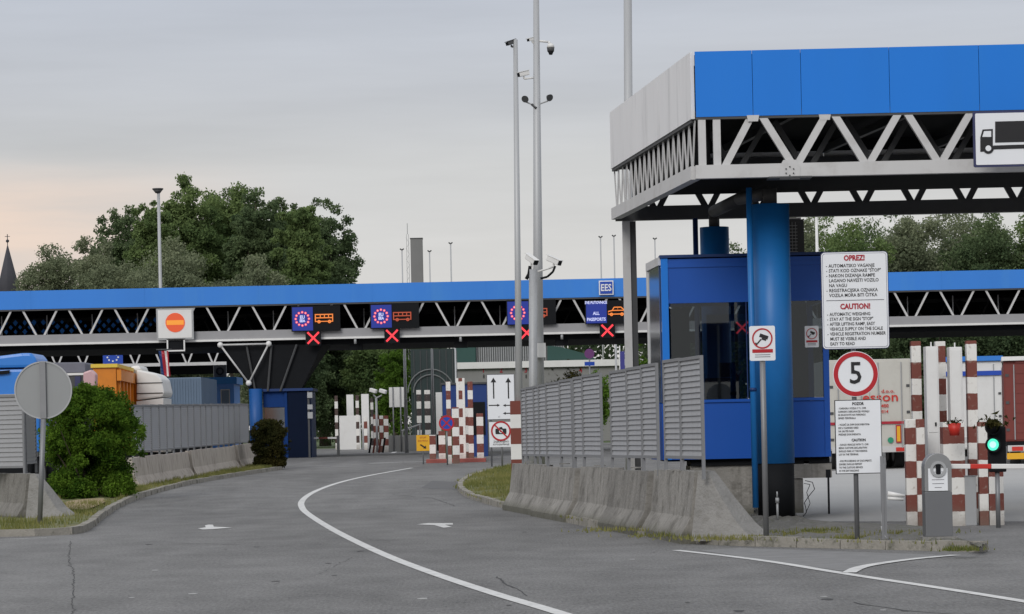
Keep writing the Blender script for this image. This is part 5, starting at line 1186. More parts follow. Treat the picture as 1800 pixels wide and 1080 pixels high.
def truck(s, px0, px1, lab, m, build, L=7):
    a_ = W(px0, 770, s); b_ = W(px1, 770, s); y = F/s; g_ = zg(y); root = thing('parked_truck', ((a_.x+b_.x)/2, y, g_), lab, 'truck', 'trucks queuing behind the left fence')
    bm = bm_new(); box(bm, a_.x+.3, b_.x-.3, y+.2, y+L-.2, g_+.55, g_+.85); obj('chassis', bm, M['black'], root)
    wheels(root, [(a_.x+.25,y+1.2),(b_.x-.25,y+1.2),(a_.x+.25,y+L-1.3),(b_.x-.25,y+L-1.3)], y, .5, zgr=g_)
    build(root, a_.x, b_.x, y, g_); return root
def P2(s, pts): return [(W(a_, b_, s).x, W(a_, b_, s).z) for a_, b_ in pts]
def build_blue(root, xa_, xb_, y, g_):
    s = 62
    bm = bm_new(); prism_y(bm, P2(s, [(-110,652),(67,648),(69,700),(69,795),(-110,795)]), y, y+2.2); obj('cab', bm, M['truckblue'], root, bevel=.08)
    bm = bm_new(); prism_y(bm, P2(s, [(-110,640),(-60,632),(0,626),(40,621),(56,621),(64,630),(67,646),(-110,650)]), y-.05, y+2.0); obj('roof_fairing', bm, M['truckblue'], root, bevel=.09)
    bm = bm_new(); prism_y(bm, P2(s, [(-100,662),(18,651),(17,657),(10,658),(-100,668)]), y-.08, y-.051); obj('sun_visor', bm, M['black'], root)
    bm = bm_new(); prism_y(bm, P2(s, [(-100,696),(60,692),(60,740),(-100,744)]), y-.03, y-.002); obj('windscreen', bm, M['mirror'], root)
truck(62,-110,69,'bright blue truck cab with rounded roof fairing at the left picture edge',None,build_blue,5)
def build_tarp(root, xa_, xb_, y, g_):
    s = 50
    bm = bm_new(); prism_y(bm, P2(s, [(70,638),(148,637),(150,640),(150,655),(72,657)]), y, y+8); obj('tarpaulin', bm, M['tarp'], root, bevel=.05)
    bm = bm_new(); prism_y(bm, P2(s, [(72,657.5),(152,655.5),(152,659.5),(72,661.5)]), y-.05, y+8); obj('white_rail', bm, M['whitep'], root)
    bm = bm_new(); prism_y(bm, P2(s, [(74,662),(148,660),(148,785),(74,787)]), y, y+8); obj('side_panel', bm, M['steeld'], root)
    bm = bm_new(); prism_y(bm, P2(s, [(132,662),(142,662),(142,785),(132,785)]), y-.06, y-.002); obj('blue_post', bm, M['navy'], root)
truck(50,72,150,'grey tarpaulin truck behind the round sign',None,build_tarp,8)
def build_orange(root, xa_, xb_, y, g_):
    s = 56
    A_ = W(150,645,s); Bx = W(191,642,s); C_ = W(233,652,s*.90); zt0, zt1 = A_.z, C_.z; zb_ = g_+.95
    p = [Vector((A_.x,y,0)), Vector((Bx.x,y,0)), Vector((W(232,650,s*.92).x, F/(s*.92),0)), Vector((W(206,650,s*.92).x-.6, F/(s*.92),0))]
    bm = bm_new(); hexa(bm, [(v.x,v.y,zb_) for v in p]+[(v.x,v.y,zt0) for v in p]); obj('dump_body', bm, M['orange'], root)
    bm = bm_new(); q_ = [v+Vector((dx,dy,0)) for v, dx, dy in zip(p, (-.06,.06,.06,-.06), (-.08,-.08,.06,.06))]; hexa(bm, [(v.x,v.y,zt0+.002) for v in q_]+[(v.x,v.y,zt0+.12) for v in q_]); obj('yellow_rim', bm, M['yellow'], root)
    for k in range(5):
        c_ = p[1].lerp(p[2], .05+k*.2)
        bm = bm_new(); beam(bm, (c_.x+.05,c_.y-.03,zb_), (c_.x+.05,c_.y-.03,zt0-.02), .14, .16, up=Vector((0,1,0))); obj('side_rib', bm, M['orange'], root)
    bm = bm_new(); beam(bm, p[1]+Vector((.1,-.05,zt0-.25)), p[2]+Vector((.1,0,zt0-.25)), .14, .35); obj('side_rail', bm, M['orange'], root)
    bm = bm_new(); prism_y(bm, P2(s*.92, [(232,663),(250,660),(250,780),(232,780)]), F/(s*.92)+.2, F/(s*.92)+1.5); obj('tail_gate', bm, M['orange'], root)
    bm = bm_new(); prism_y(bm, P2(s*.92, [(225,652),(248,649),(256,660),(250,664),(228,664)]), F/(s*.92)+.1, F/(s*.92)+1.6); obj('gate_cap', bm, M['cream'], root)
    # pale cab part left
    bm = bm_new(); prism_y(bm, P2(s*1.02, [(146,655),(160,650),(168,658),(168,676),(160,690),(146,684)]), F/(s*1.02), F/(s*1.02)+.5); obj('mirror_housing', bm, mat('pinkish mirror housing', (.55,.35,.36), .4), root, bevel=.05)
truck(55,152,240,'orange dump truck body with yellow rim above the green bush',None,build_orange,7)
def build_white(root, xa_, xb_, y, g_):
    s = 52
    bm = bm_new(); prism_y(bm, P2(s, [(240,650),(256,653),(275,658),(284,667),(289,690),(286,698),(240,704)]), y, y+2.4); obj('roof_fairing', bm, M['whitep'], root, bevel=.06)
    bm = bm_new(); prism_y(bm, P2(s, [(240,706),(287,700),(287,795),(240,795)]), y, y+2.3); obj('cab', bm, M['whitep'], root)
    for a0, a1 in ((674,673),(692,691)):
        bm = bm_new(); prism_y(bm, P2(s, [(240,a0+.7),(286,a1+.7),(286,a1-.7),(240,a0-.7)]), y-.02, y-.002); obj('seam', bm, M['black'], root)
    bm = bm_new(); prism_y(bm, P2(s, [(222,643),(238,641),(242,650),(240,664),(222,664)]), y+1, y+3); obj('rear_fairing', bm, M['whitep'], root, bevel=.1)
truck(52,220,288,'white truck cab with rounded roof between the orange body and the flag',None,build_white,5)
x0, x1, z0, z1, y = RC(292,354,664,699,44); root = thing('container_box', (x0,y,zg(y)), 'blue grey steel container behind the left fence below the flag', 'container')
bm = bm_new(); box(bm, x0, x1, y, y+6, zg(y)+.9, z1); obj('body', bm, M['bluegrey'], root, bevel=.02)
bm = bm_new()
for k in range(12): box(bm, x0+.06+k*(x1-x0-.1)/12, x0+.11+k*(x1-x0-.1)/12, y-.03, y-.002, zg(y)+1.0, z1-.05)
obj('corrugation', bm, M['bluegrey'], root); bm = bm_new(); box(bm, x0+.2, x1-.2, y+.3, y+5.5, zg(y), zg(y)+.89); obj('skid_frame', bm, M['black'], root)
x0, x1, z0, z1, y = RC(356,412,676,760,36); root = thing('small_blue_hut', (x0,y,zg(y)), 'small bright blue office hut with pale windows left of the funnel support', 'hut')
g_ = zg(y); bm = bm_new(); box(bm, x0, x1, y, y+3, g_, z1); obj('wall', bm, M['truckblue'], root)
bm = bm_new(); box(bm, x0-.1, x1+.15, y-.1, y+3.1, z1+.003, z1+.35); obj('roof', bm, M['blueC'], root)
for a0 in (.25, .9):
    bm = bm_new(); box(bm, x0+a0, x0+a0+.45, y-.03, y-.002, z1-1.0, z1-.25); w_ = obj('window', bm, M['cream'], root)
    bm = bm_new(); box(bm, x0+a0+.04, x0+a0+.41, y-.036, y-.031, z1-.96, z1-.29); obj('pane', bm, M['bluegrey'], w_)
q = W(385,662,36); bm = bm_new(); box(bm, q.x-.3, q.x+.3, y+.5, y+.8, z1+.36, z1+.95); f_ = obj('roof_fan_unit', bm, M['steeld'], root)
bm = bm_new(); ring(bm, q.x, z1+.65, .12, .2, y+.45, y+.49, 16); obj('fan_ring', bm, M['black'], f_)
# ------------------------------------------------------------------ checkpoint furniture in the middle distance
def gb(name, px0, px1, py0, s, m, lab, cat='post', group=None, depth=None, dz=0):
    x0, x1, z0, z1, y = RC(px0, px1, py0, 812, s); b = zg(y)+dz
    bm = bm_new(); box(bm, x0, x1, y, y+(depth or (x1-x0)), b-.02, z1); return obj(name, bm, m, None, origin=((x0+x1)/2, y, b), label=lab, cat=cat, group=group, bevel=.012)
sM = 45.5; bp2 = .345
mm = [banded('brown white mid bands', bp2, o, (PAINTW, BROWN)) for o in (0, bp2)]
g1 = 'striped posts at the passenger checkpoint'
gb('striped_post',785,793,671,sM,mm[0],'tall striped post behind the no stopping disc','post',g1)
o = gb('striped_post',803,818,665,sM,banded('centre brown dashes', bp2, 0, (PAINTW, BROWN), xc=.075),'white post with a column of brown blocks, widest at the passenger checkpoint','post',g1)
gb('striped_post',823,832,671,sM,mm[1],'tall striped post left of the lane arrow board','post',g1)
gb('striped_post',838,850,727,sM,mm[0],'round topped low striped post nearest the no photo sign','post',g1)
gb('striped_post',755,766,765,sM,mm[1],'low striped post right behind the yellow sign','post',g1)
gb('striped_post',771,783,758,sM,mm[0],'low striped post under the no stopping disc','post',g1)
gb('striped_post',795,807,716,47,mm[1],'striped post in front of the widest white post','post',g1)
gb('striped_post',786,794,760,47,mm[0],'short striped post beside the no stopping disc pole','post',g1)
gb('striped_post',817,824,716,44.5,mm[1],'narrow striped post between the tall checkpoint posts','post',g1)
ms3 = banded('black white bands', .37, 0, (PAINTW, (.05,.04,.04)))
gb('striped_post',733,741,686,34,ms3,'thin black and white post left of the white slab, farther back','post',g1)
gb('striped_post',747,757,686,34,ms3,'second thin black and white post farther back near the lamp','post',g1)
gb('white_slab',767,778,690,34,M['whitep'],'narrow white slab cabinet in front of the blue hoarding','cabinet')
gb('hedge_planter',776,806,731,44,M['leafdark'],'green planter hedge behind the no stopping disc','planter',depth=.4)
x0, x1, z0, z1, y = RC(750,854,812,817,46); bm = bm_new(); box(bm, x0, x1, y-.6, y+2.2, zg(y)-.05, zg(y)+.13); obj('red_island_kerb', bm, M['redkerb'], kind='structure')
# no stopping disc
q = W(785,744,48); root = thing('no_stopping_sign', (q.x,q.y,zg(q.y)), 'round blue and red no stopping sign among the striped posts', 'sign')
bm = bm_new(); cyl(bm, (q.x,q.y+.05,zg(q.y)), (q.x,q.y+.05,q.z), .03, n=8); obj('pole', bm, M['signpole'], root)
bm = bm_new(); prism_y(bm, disc(q.x,q.z,.285,28), q.y-.01, q.y+.01); obj('disc', bm, M['signblue'], root)
bm = bm_new(); ring(bm, q.x, q.z, .22, .285, q.y-.016, q.y-.0105, 28); obj('red_ring', bm, M['red'], root)
for sg in (1,-1):
    bm = bm_new(); beam(bm, (q.x-.15*sg,q.y-.013-.002*sg,q.z-.15), (q.x+.15*sg,q.y-.013-.002*sg,q.z+.15), .004, .05); obj('cross_bar', bm, M['red'], root)
# lane arrow board
x0, x1, z0, z1, y = RC(856,905,658,738,50); root = thing('lane_arrow_board', ((x0+x1)/2,y,zg(y)), 'white lane board with two black up arrows left of the slim pole', 'sign')
bm = bm_new(); box(bm, x0, x1, y, y+.04, z0, z1); obj('border', bm, M['inkg'], root); bm = bm_new(); box(bm, x0+.02, x1-.02, y-.008, y-.001, z0+.02, z1-.02); obj('board', bm, M['white'], root)
for xx in (x0+.12, x1-.12): bm = bm_new(); cyl(bm, (xx,y+.08,zg(y)), (xx,y+.08,z1), .03, n=8); obj('leg', bm, M['signpole'], root)
def arrow(px, py0, py1, hor=False, L=None, dbl=False):
    bm = bm_new()
    if not hor:
        a_, b_ = W(px,py1,50), W(px,py0,50); h = .17; w = .045
        prism_y(bm, [(a_.x-w/2,a_.z),(a_.x+w/2,a_.z),(a_.x+w/2,b_.z-h),(a_.x+.1,b_.z-h),(a_.x,b_.z),(a_.x-.1,b_.z-h),(a_.x-w/2,b_.z-h)], y-.014, y-.0085)
    else:
        a_ = W(px, py0, 50); b_ = a_.x+L; w = .035
        if dbl == 1: prism_y(bm, [(a_.x,a_.z-w/2),(b_-.1,a_.z-w/2),(b_-.1,a_.z-.05),(b_,a_.z),(b_-.1,a_.z+.05),(b_-.1,a_.z+w/2),(a_.x,a_.z+w/2)], y-.014, y-.0085)
        else: prism_y(bm, [(b_,a_.z-w/2),(b_,a_.z+w/2),(a_.x+.1,a_.z+w/2),(a_.x+.1,a_.z+.05),(a_.x,a_.z),(a_.x+.1,a_.z-.05),(a_.x+.1,a_.z-w/2)], y-.014, y-.0085)
    obj('arrow_mark', bm, M['ink'], root)
arrow(868,664,701); arrow(894,664,701); arrow(859,713,0,True,.4,1); arrow(884,713,0,True,.36,0); arrow(884,727,0,True,.36,0)
text('t1', x0+.42, y-.012, W(880,733,50).z, .09, M['inkg'], root, 'lettering', 'CENTER')
# no photo sign
x0, x1, z0, z1, y = RC(860,903,742,786,54); q = GP(882.5,835,.05)
root = thing('no_photo_sign', ((x0+x1)/2,y,zg(y)), 'white no photography sign with crossed out camera in red ring beside the striped post', 'sign')
bm = bm_new(); cyl(bm, (W(882,780,54).x,y+.04,zg(y)+.05), (W(882,780,54).x,y+.04,z1), .03, n=8); obj('pole', bm, M['signpole'], root)
bm = bm_new(); box(bm, x0, x1, y, y+.02, z0, z1); obj('board', bm, M['white'], root)
c = W(880.5,758,54); bm = bm_new(); prism_y(bm, disc(c.x,c.z,.31,28), y-.012, y-.002); obj('disc', bm, M['white'], root)
bm = bm_new(); ring(bm, c.x, c.z, .27, .325, y-.018, y-.0125, 32); obj('red_ring', bm, M['red'], root)
bm = bm_new(); prism_y(bm, rrect(c.x-.18,c.x+.18,c.z-.10,c.z+.08,.03), y-.018, y-.0125); prism_y(bm, [(c.x-.06,c.z+.0805),(c.x+.06,c.z+.0805),(c.x+.04,c.z+.13),(c.x-.04,c.z+.13)], y-.018, y-.0125); obj('camera_mark', bm, M['ink'], root)
bm = bm_new(); ring(bm, c.x, c.z-.01, .035, .06, y-.021, y-.0185, 14); obj('lens_mark', bm, M['white'], root)
bm = bm_new(); beam(bm, (c.x-.2,y-.023,c.z+.2), (c.x+.2,y-.023,c.z-.2), .003, .045); obj('slash', bm, M['red'], root)
text('ZABRANJENO', c.x, y-.006, z0+.17, .09, M['ink'], root, 'lettering', 'CENTER', .9); text('FOTOGRAFIRANJE', c.x, y-.006, z0+.08, .08, M['ink'], root, 'lettering', 'CENTER', .8)
# yellow sign
x0, x1, z0, z1, y = RC(732,755,765,793,47); root = thing('yellow_sign', ((x0+x1)/2,y,zg(y)), 'small yellow sign with black arrow on a short pole before the checkpoint', 'sign')
bm = bm_new(); box(bm, x0, x1, y, y+.02, z0, z1); obj('board', bm, M['signyel'], root); bm = bm_new(); cyl(bm, ((x0+x1)/2,y+.04,zg(y)), ((x0+x1)/2,y+.04,z1-.1), .025, n=8); obj('pole', bm, M['signpole'], root)
xm = (x0+x1)/2; bm = bm_new(); beam(bm, (xm-.1,y-.006,z0+.24), (xm+.06,y-.006,z0+.13), .006, .05); prism_y(bm, [(xm+.0,z0+.10),(xm+.12,z0+.08),(xm+.1,z0+.2)], y-.01, y-.002); obj('arrow_mark', bm, M['ink'], root)
text('STOP', xm, y-.006, z1-.1, .1, M['redtxt'], root, 'lettering', 'CENTER'); text('KONTROLA', xm, y-.006, z1-.22, .07, M['redtxt'], root, 'lettering', 'CENTER')
# left white slabs
sL = 29.0; g2 = 'white slabs and posts at the far lane'
gb('white_slab',597,634,731,sL,M['whitep'],'wide low white slab at the far lane left of the cameras','cabinet',g2,depth=.4)
gb('white_slab',610,622,694,sL*.99,M['whitep'],'tall white slab rising behind the wide low slab','cabinet',g2,depth=.4)
gb('white_slab',636,649,693,sL*.99,M['whitep'],'tall white slab right of the wide low slab','cabinet',g2,depth=.4)
ms4 = banded('far black white bands', .42, 0, (PAINTW, (.06,.035,.03)))
gb('striped_post',589,594.5,696,sL,ms4,'thin black and white post at the left end of the far lane','post',g2)
gb('striped_post',626,631.5,695,sL*1.01,ms4,'thin black and white post between the two tall white slabs','post',g2)
ms5 = [banded('far brown white bands', .42, o, (PAINTW, BROWN)) for o in (0,.42)]
gb('striped_post',640,646,733,sL*1.03,ms5[0],'short brown and white post before the right tall slab','post',g2)
sN = 34
gb('striped_post',652,657,700,sN,ms3,'thin banded post under the twin cameras','post',g2)
gb('striped_post',656,666,729,sN,mm[0],'brown and white post left in the pair under the cameras','post',g2)
gb('striped_post',667.5,674,731,sN*1.01,mm[1],'brown and white post right in the pair under the cameras','post',g2)
gb('striped_post',675,683,731,sN,mm[0],'brown and white post nearest the blank white boards','post',g2)
for px in (651,658,668,675):
    q = W(px,790,35); bm = bm_new(); beam(bm, (q.x-.06,q.y,zg(q.y)), (q.x+.06,q.y,zg(q.y)+.75), .09, .09); obj('crash_cushion_strut', bm, M['black' if px in (651,675) else 'brownred'], origin=(q.x,q.y,zg(q.y)), label={651:'dark leaning strut at the left foot of the striped pair',658:'brown leaning strut second from left at the striped pair',668:'brown leaning strut right of the middle at the striped pair',675:'dark leaning strut at the right foot of the striped pair'}[px], cat='strut')
q = W(662,735,sN); root = thing('twin_camera_mast', (q.x,q.y,zg(q.y)), 'slim mast with two white cameras above the striped posts', 'camera mast')
bm = bm_new(); cyl(bm, (q.x,q.y,zg(q.y)), (q.x,q.y,W(662,700,sN).z), .06, n=8); obj('mast', bm, M['steel'], root)
for px, py in ((656,687),(673,688)):
    c = W(px, py, sN); bm = bm_new(); beam(bm, c+Vector((-.16,0,.05)), c+Vector((.18,-.2,-.06)), .18, .2); obj('camera', bm, M['whitep'], root, bevel=.04)
bm = bm_new(); tube(bm, [W(656,694,sN), W(662,700,sN), W(671,695,sN)], .04, 6); obj('arm', bm, M['steel'], root)
x0, x1, z0, z1, y = RC(684,710,681,716,34); root = thing('blank_board', ((x0+x1)/2,y,zg(y)), 'plain pale board on two legs beside the lamp pole', 'sign')
bm = bm_new(); box(bm, x0, x1, y, y+.05, z0, z1); obj('board', bm, M['whitep'], root)
for xx in (x0+.2, x1-.18): bm = bm_new(); cyl(bm, (xx,y-.05,zg(y)), (xx,y-.05,z1), .035, n=8); obj('leg', bm, M['signpole'], root)
# distant boom
a_ = W(497,771,39.5); b_ = W(592,770,39.5); root = thing('distant_boom', (a_.x,a_.y,zg(a_.y)), 'thin red and white boom lowered right of the far booth', 'barrier')
for k in range(6):
    p, q = a_.lerp(b_, k/6), a_.lerp(b_, (k+.98)/6); bm = bm_new(); beam(bm, p, q, .06, .08); obj('boom_section', bm, M['whitep' if k % 2 else 'brownred'], root)
bm = bm_new(); box(bm, b_.x, b_.x+.12, b_.y-.06, b_.y+.06, zg(b_.y), b_.z+.1); obj('rest_post', bm, M['steeld'], root)
# low concrete wall, handrail, far kerb
x0, x1, z0, z1, y = RC(683,860,764,785,34); bm = bm_new(); box(bm, x0, x1, y, y+.3, zg(y)-.05, z1); obj('low_wall', bm, M['render'], origin=(x0,y,zg(y)), label='low grey wall behind the passenger checkpoint', cat='wall')
bm = bm_new(); tube(bm, [W(706,758,35), W(725,751,35), W(740,746,35)], .05, 6); tube(bm, [W(708,768,35), W(708,757,35)], .04, 6); tube(bm, [W(738,768,35), W(738,746,35)], .04, 6); obj('handrail', bm, M['steelw'], origin=W(708,768,35), label='slanting pale handrail above the low grey wall', cat='handrail')
# blue hoarding
x0, x1, z0, z1, y = RC(778,856,676,760,42); root = thing('blue_hoarding', (x0,y,zg(y)), 'dark blue site hut behind the striped checkpoint posts', 'hut')
bm = bm_new(); box(bm, x0, x1, y, y+3, zg(y), z1); obj('wall', bm, M['hoard'], root); bm = bm_new(); box(bm, x1-.75, x1-.08, y-.03, y-.002, zg(y)+.9, z1-.75); obj('window', bm, M['black'], root)
bm = bm_new(); box(bm, x0-.05, x1+.05, y-.08, y+3.1, z1+.003, z1+.08); obj('roof', bm, M['steeld'], root)
# distant buildings
sB2 = 24.0; yb2 = F/sB2
tb = thing('terminal_building', (W(900,700,sB2).x, yb2, zg(yb2)), 'long building with dark corrugated cladding over a pale wall behind the checkpoint', 'building')
x0, x1, z0, z1, y = RC(836,992,560,637,sB2); bm = bm_new(); box(bm, x0, x1, y, y+12, z0, z1-1.0); obj('upper_wall', bm, M['cladding'], tb)
bm = bm_new(); nrib = 40
for k in range(nrib): xx = x0+(x1-x0)*(k+.3)/nrib; box(bm, xx, xx+.06, y-.08, y-.002, z0+.05, z1-1.05)
obj('cladding_ribs', bm, M['steel'], tb, kind='stuff')
x0, x1, z0, z1, y = RC(800,1130,638,760,sB2); bm = bm_new(); box(bm, x0, x1, y-1.2, y+10, zg(y), z1); obj('lower_wall', bm, M['render'], tb)
bm = bm_new(); box(bm, x0-.1, x1, y-1.5, y-1.205, z1-.35, z1+.12); obj('ledge', bm, M['whitep'], tb)
for px, n_s in ((850,'1'),(881,'2'),(924,'3'),(1020,'4')):
    q = W(px, 652, sB2); text(n_s, q.x, y-1.24, q.z, .5, M['redtxt'], tb, 'lane_number', 'CENTER', .9, .01); text('8', q.x+.02, y-1.24, q.z-.45, .4, M['ink'], tb, 'lane_number', 'CENTER', .7)
x0, x1, z0, z1, y = RC(800,836,560,640,sB2); bm = bm_new(); box(bm, x0, x1-.01, y-.5, y+8, z0, z1-1.0); obj('green_wing', bm, M['greenclad'], tb)
bm = bm_new(); prism_y(bm, P2(sB2, [(962,608),(985,611),(1030,623),(1062,640),(1070,648),(985,645),(962,644)]), yb2-1.0, yb2-.3); bmw = obj('green_gable', bm, M['greenclad'], tb)
# dark glazed pavilion with arches
ga = thing('arched_pavilion', (W(757,700,27).x, F/27, zg(F/27)), 'dark pavilion with pale curved arches behind the checkpoint', 'building')
x0, x1, z0, z1, y = RC(722,800,600,700,27); bm = bm_new(); box(bm, x0, x1, y, y+8, zg(y), z1-.5); obj('glazed_body', bm, mat('dark green glass', (.03,.045,.045), .2), ga)
bm = bm_new()
for r0_ in (1.15, 1.5):
    cx = (x0+x1)/2-.15; cz = W(755,690,27).z; pts = [(cx+r0_*math.cos(t_), y-.1, cz+r0_*math.sin(t_)) for t_ in [math.pi*i/12 for i in range(13)]]; tube(bm, [Vector(p) for p in pts], .045, 6)
obj('arch', bm, mat('dull arch steel', (.14,.15,.15), .6), ga)
bm = bm_new()
for k in range(7): box(bm, x0+.2+k*.42, x0+.24+k*.42, y-.06, y-.002, zg(y), z1-.6)
obj('mullion', bm, M['steeld'], ga)
# tall tower slab and lattice mast
q = W(732,497,14); root = thing('concrete_tower', (q.x,q.y,zg(q.y)), 'grey slab tower rising behind the long canopy', 'tower'); x0, x1, z0, z1, y = RC(722,743,420,497,14)
bm = bm_new(); box(bm, x0, x1, y, y+1.6, zg(y), z1); obj('shaft', bm, M['chim'], root); bm = bm_new(); box(bm, x0-.05, x1+.05, y-.05, y+1.65, z1+.01, z1+.12); obj('cap', bm, M['steeld'], root)
q = W(718,497,16); root = thing('lattice_mast', (q.x,q.y,zg(q.y)), 'thin lattice antenna mast left of the slab tower', 'mast'); zt_ = W(718,412,16).z
bm = bm_new()
for dx in (-.18,.18): beam(bm, (q.x+dx,q.y,zg(q.y)), (q.x+dx*.6,q.y,zt_), .05, .05)
zz_ = zg(q.y); k = 0
while zz_ < zt_-.6: beam(bm, (q.x-.17 if k % 2 else q.x+.17, q.y, zz_), (q.x+.17 if k % 2 else q.x-.17, q.y, zz_+.6), .035, .035); zz_ += .6; k += 1
obj('lattice', bm, M['steel'], root); bm = bm_new(); cyl(bm, (q.x,q.y,zt_), (q.x,q.y,zt_+1.2), .04, n=6); obj('antenna', bm, M['steel'], root)
# church spire
q = W(15,511,15); root = thing('church_spire', (q.x,q.y,zg(q.y)), 'dark pointed church spire at the left picture edge beyond the canopy', 'church spire')
zb_ = W(15,511,15).z; zt_ = W(15,432,15).z
bm = bm_new(); cyl(bm, (q.x,q.y,zb_-3), (q.x,q.y,zt_), 2.1, .06, 8); obj('spire', bm, M['slate'], root)
bm = bm_new(); box(bm, q.x-1.9, q.x+1.9, q.y-1.9, q.y+1.9, zg(q.y), zb_-3.01); obj('tower', bm, M['render'], root)
bm = bm_new(); cyl(bm, (q.x,q.y,zt_), (q.x,q.y,W(15,412,15).z), .05, n=6); bmesh.ops.create_icosphere(bm, subdivisions=1, radius=.22, matrix=Matrix.Translation((q.x,q.y,W(15,424,15).z))); beam(bm, (q.x-.3,q.y,W(15,416,15).z), (q.x+.3,q.y,W(15,416,15).z), .06, .06); obj('finial', bm, M['slate'], root)
# lamp poles beyond the canopy
def lamp(px, ytop, s, w, lab, head=True, m='polegrey', lean=0, ybot=None):
    q = W(px, ytop, s); g_ = zg(q.y); root = thing('lamp_pole', (q.x,q.y,g_), lab, 'lamp pole', 'lamp poles around the border crossing')
    bm = bm_new(); cyl(bm, (q.x,q.y,g_), (q.x,q.y,q.z), w/s/2, w/s*.36, 10); obj('shaft', bm, M[m], root)
    if head:
        for sg in (-1, 1):
            bm = bm_new(); beam(bm, (q.x,q.y,q.z), (q.x+sg*3.2/s,q.y-.1,q.z+2.2/s), 1.6/s, 1.8/s); obj('lamp_head', bm, M['steeld'], root)
    return root
for px, yt_, s, w, lab in ((706.5,440,20,3.0,'lamp pole left of the slab tower'),(755,443,20,3.0,'lamp pole right of the slab tower'),(792,429,20,3.4,'taller lamp pole right of the slab tower'),(1055.5,418,20,3.2,'left one of the close pair of lamp poles right of the tall poles'),(1079,416,20,3.2,'right one of the close pair of lamp poles right of the tall poles'),(1151,421,21,3.0,'lamp pole between grey corner post and booth roof')):
    lamp(px, yt_, s, w, lab)
lamp(1435,382,30,7,'thick pale pole in front of the right trees above the booth', False, 'whitep')
lamp(711,612,36,7,'thick grey pole beside the blank board', False); lamp(759,614,36,6,'grey pole left of the white slab at the checkpoint', False); lamp(800,604,30,4,'thin pole before the green wing', False)
lamp(1082,600,34,5,'pale pole left of the grey corner post', False); lamp(1089,608,34,3,'thin white pole beside the blue banner', False, 'whitep')
x0, x1, z0, z1, y = RC(1090,1098,618,650,34); bm = bm_new(); box(bm, x0, x1, y-.05, y, z0, z1); root = obj('blue_banner', bm, mat('violet blue banner', (.05,.05,.25), .6), origin=(x0,y,z0), label='narrow violet blue banner beside the grey corner post', cat='banner')
q = W(1036,622,34); root = thing('distant_round_sign', (q.x,q.y,zg(q.y)), 'purple looking round sign above a small blue plate in the distance', 'sign')
bm = bm_new(); prism_y(bm, disc(q.x,q.z,.26,20), q.y-.02, q.y); obj('disc', bm, mat('purple sign face', (.14,.04,.16), .5), root); bm = bm_new(); cyl(bm, (q.x,q.y+.04,zg(q.y)), (q.x,q.y+.04,q.z), .04, n=8); obj('pole', bm, M['signpole'], root)
bm = bm_new(); box(bm, q.x-.26, q.x+.26, q.y-.03, q.y-.002, q.z-.62, q.z-.42); obj('plate', bm, M['signblue'], root)
q = W(1075,688,70); bm = bm_new(); box(bm, q.x-.05, q.x+.05, q.y, q.y+.05, zg(q.y)+.9, q.z); obj('small_blue_sign', bm, M['signblue'], origin=q, label='narrow blue plate in the gap of the right louvre fence', cat='sign')
# tall pole left
root = lamp(278.5, 340, 36, 7.5, 'tall grey floodlight pole in front of the big trees', False)
q = W(277.5,338,36)
bm = bm_new(); cyl(bm, q+Vector((0,0,-.05)), q+Vector((0,0,.12)), .12, .25, 12); cyl(bm, q+Vector((0,0,.12)), q+Vector((0,0,.18)), .27, n=12); obj('lamp_head', bm, M['steeld'], root)
# small bullet camera on the fascia etc
# ------------------------------------------------------------------ trees and shrubs
def leaves(name, centers, n, size, m, parent, seed, org, aspect=.6):
    rng = np.random.default_rng(seed); C = np.array([c[:3] for c in centers]); R = np.array([c[3] for c in centers]); wgt = R**2.1; wgt /= wgt.sum()
    idx = rng.choice(len(C), n, p=wgt); d = rng.normal(size=(n, 3)); d /= np.linalg.norm(d, axis=1)[:, None]
    rad = R[idx]*(rng.uniform(0, 1, n)**.42)*(1+.12*rng.normal(size=n)); P = C[idx]+d*rad[:, None]*np.array([1, 1, .85])
    a_ = rng.normal(size=(n, 3)); a_ /= np.linalg.norm(a_, axis=1)[:, None]; b_ = np.cross(a_, rng.normal(size=(n, 3))); b_ /= np.linalg.norm(b_, axis=1)[:, None]
    s_ = size*rng.uniform(.6, 1.3, n)[:, None]; u = a_*s_*.5; v = b_*s_*.5*aspect
    V = np.stack([P-u, P+v, P+u, P-v], 1)-np.array(org)
    me = bpy.data.meshes.new(name); me.vertices.add(4*n); me.vertices.foreach_set('co', V.ravel().astype(np.float32)); me.loops.add(4*n); me.loops.foreach_set('vertex_index', np.arange(4*n, dtype=np.int32))
    me.polygons.add(n); me.polygons.foreach_set('loop_start', np.arange(0, 4*n, 4, dtype=np.int32)); me.update(calc_edges=True); me.materials.append(m)
    o = bpy.data.objects.new(name, me); COL.objects.link(o)
    if parent: o.parent = parent
    return o
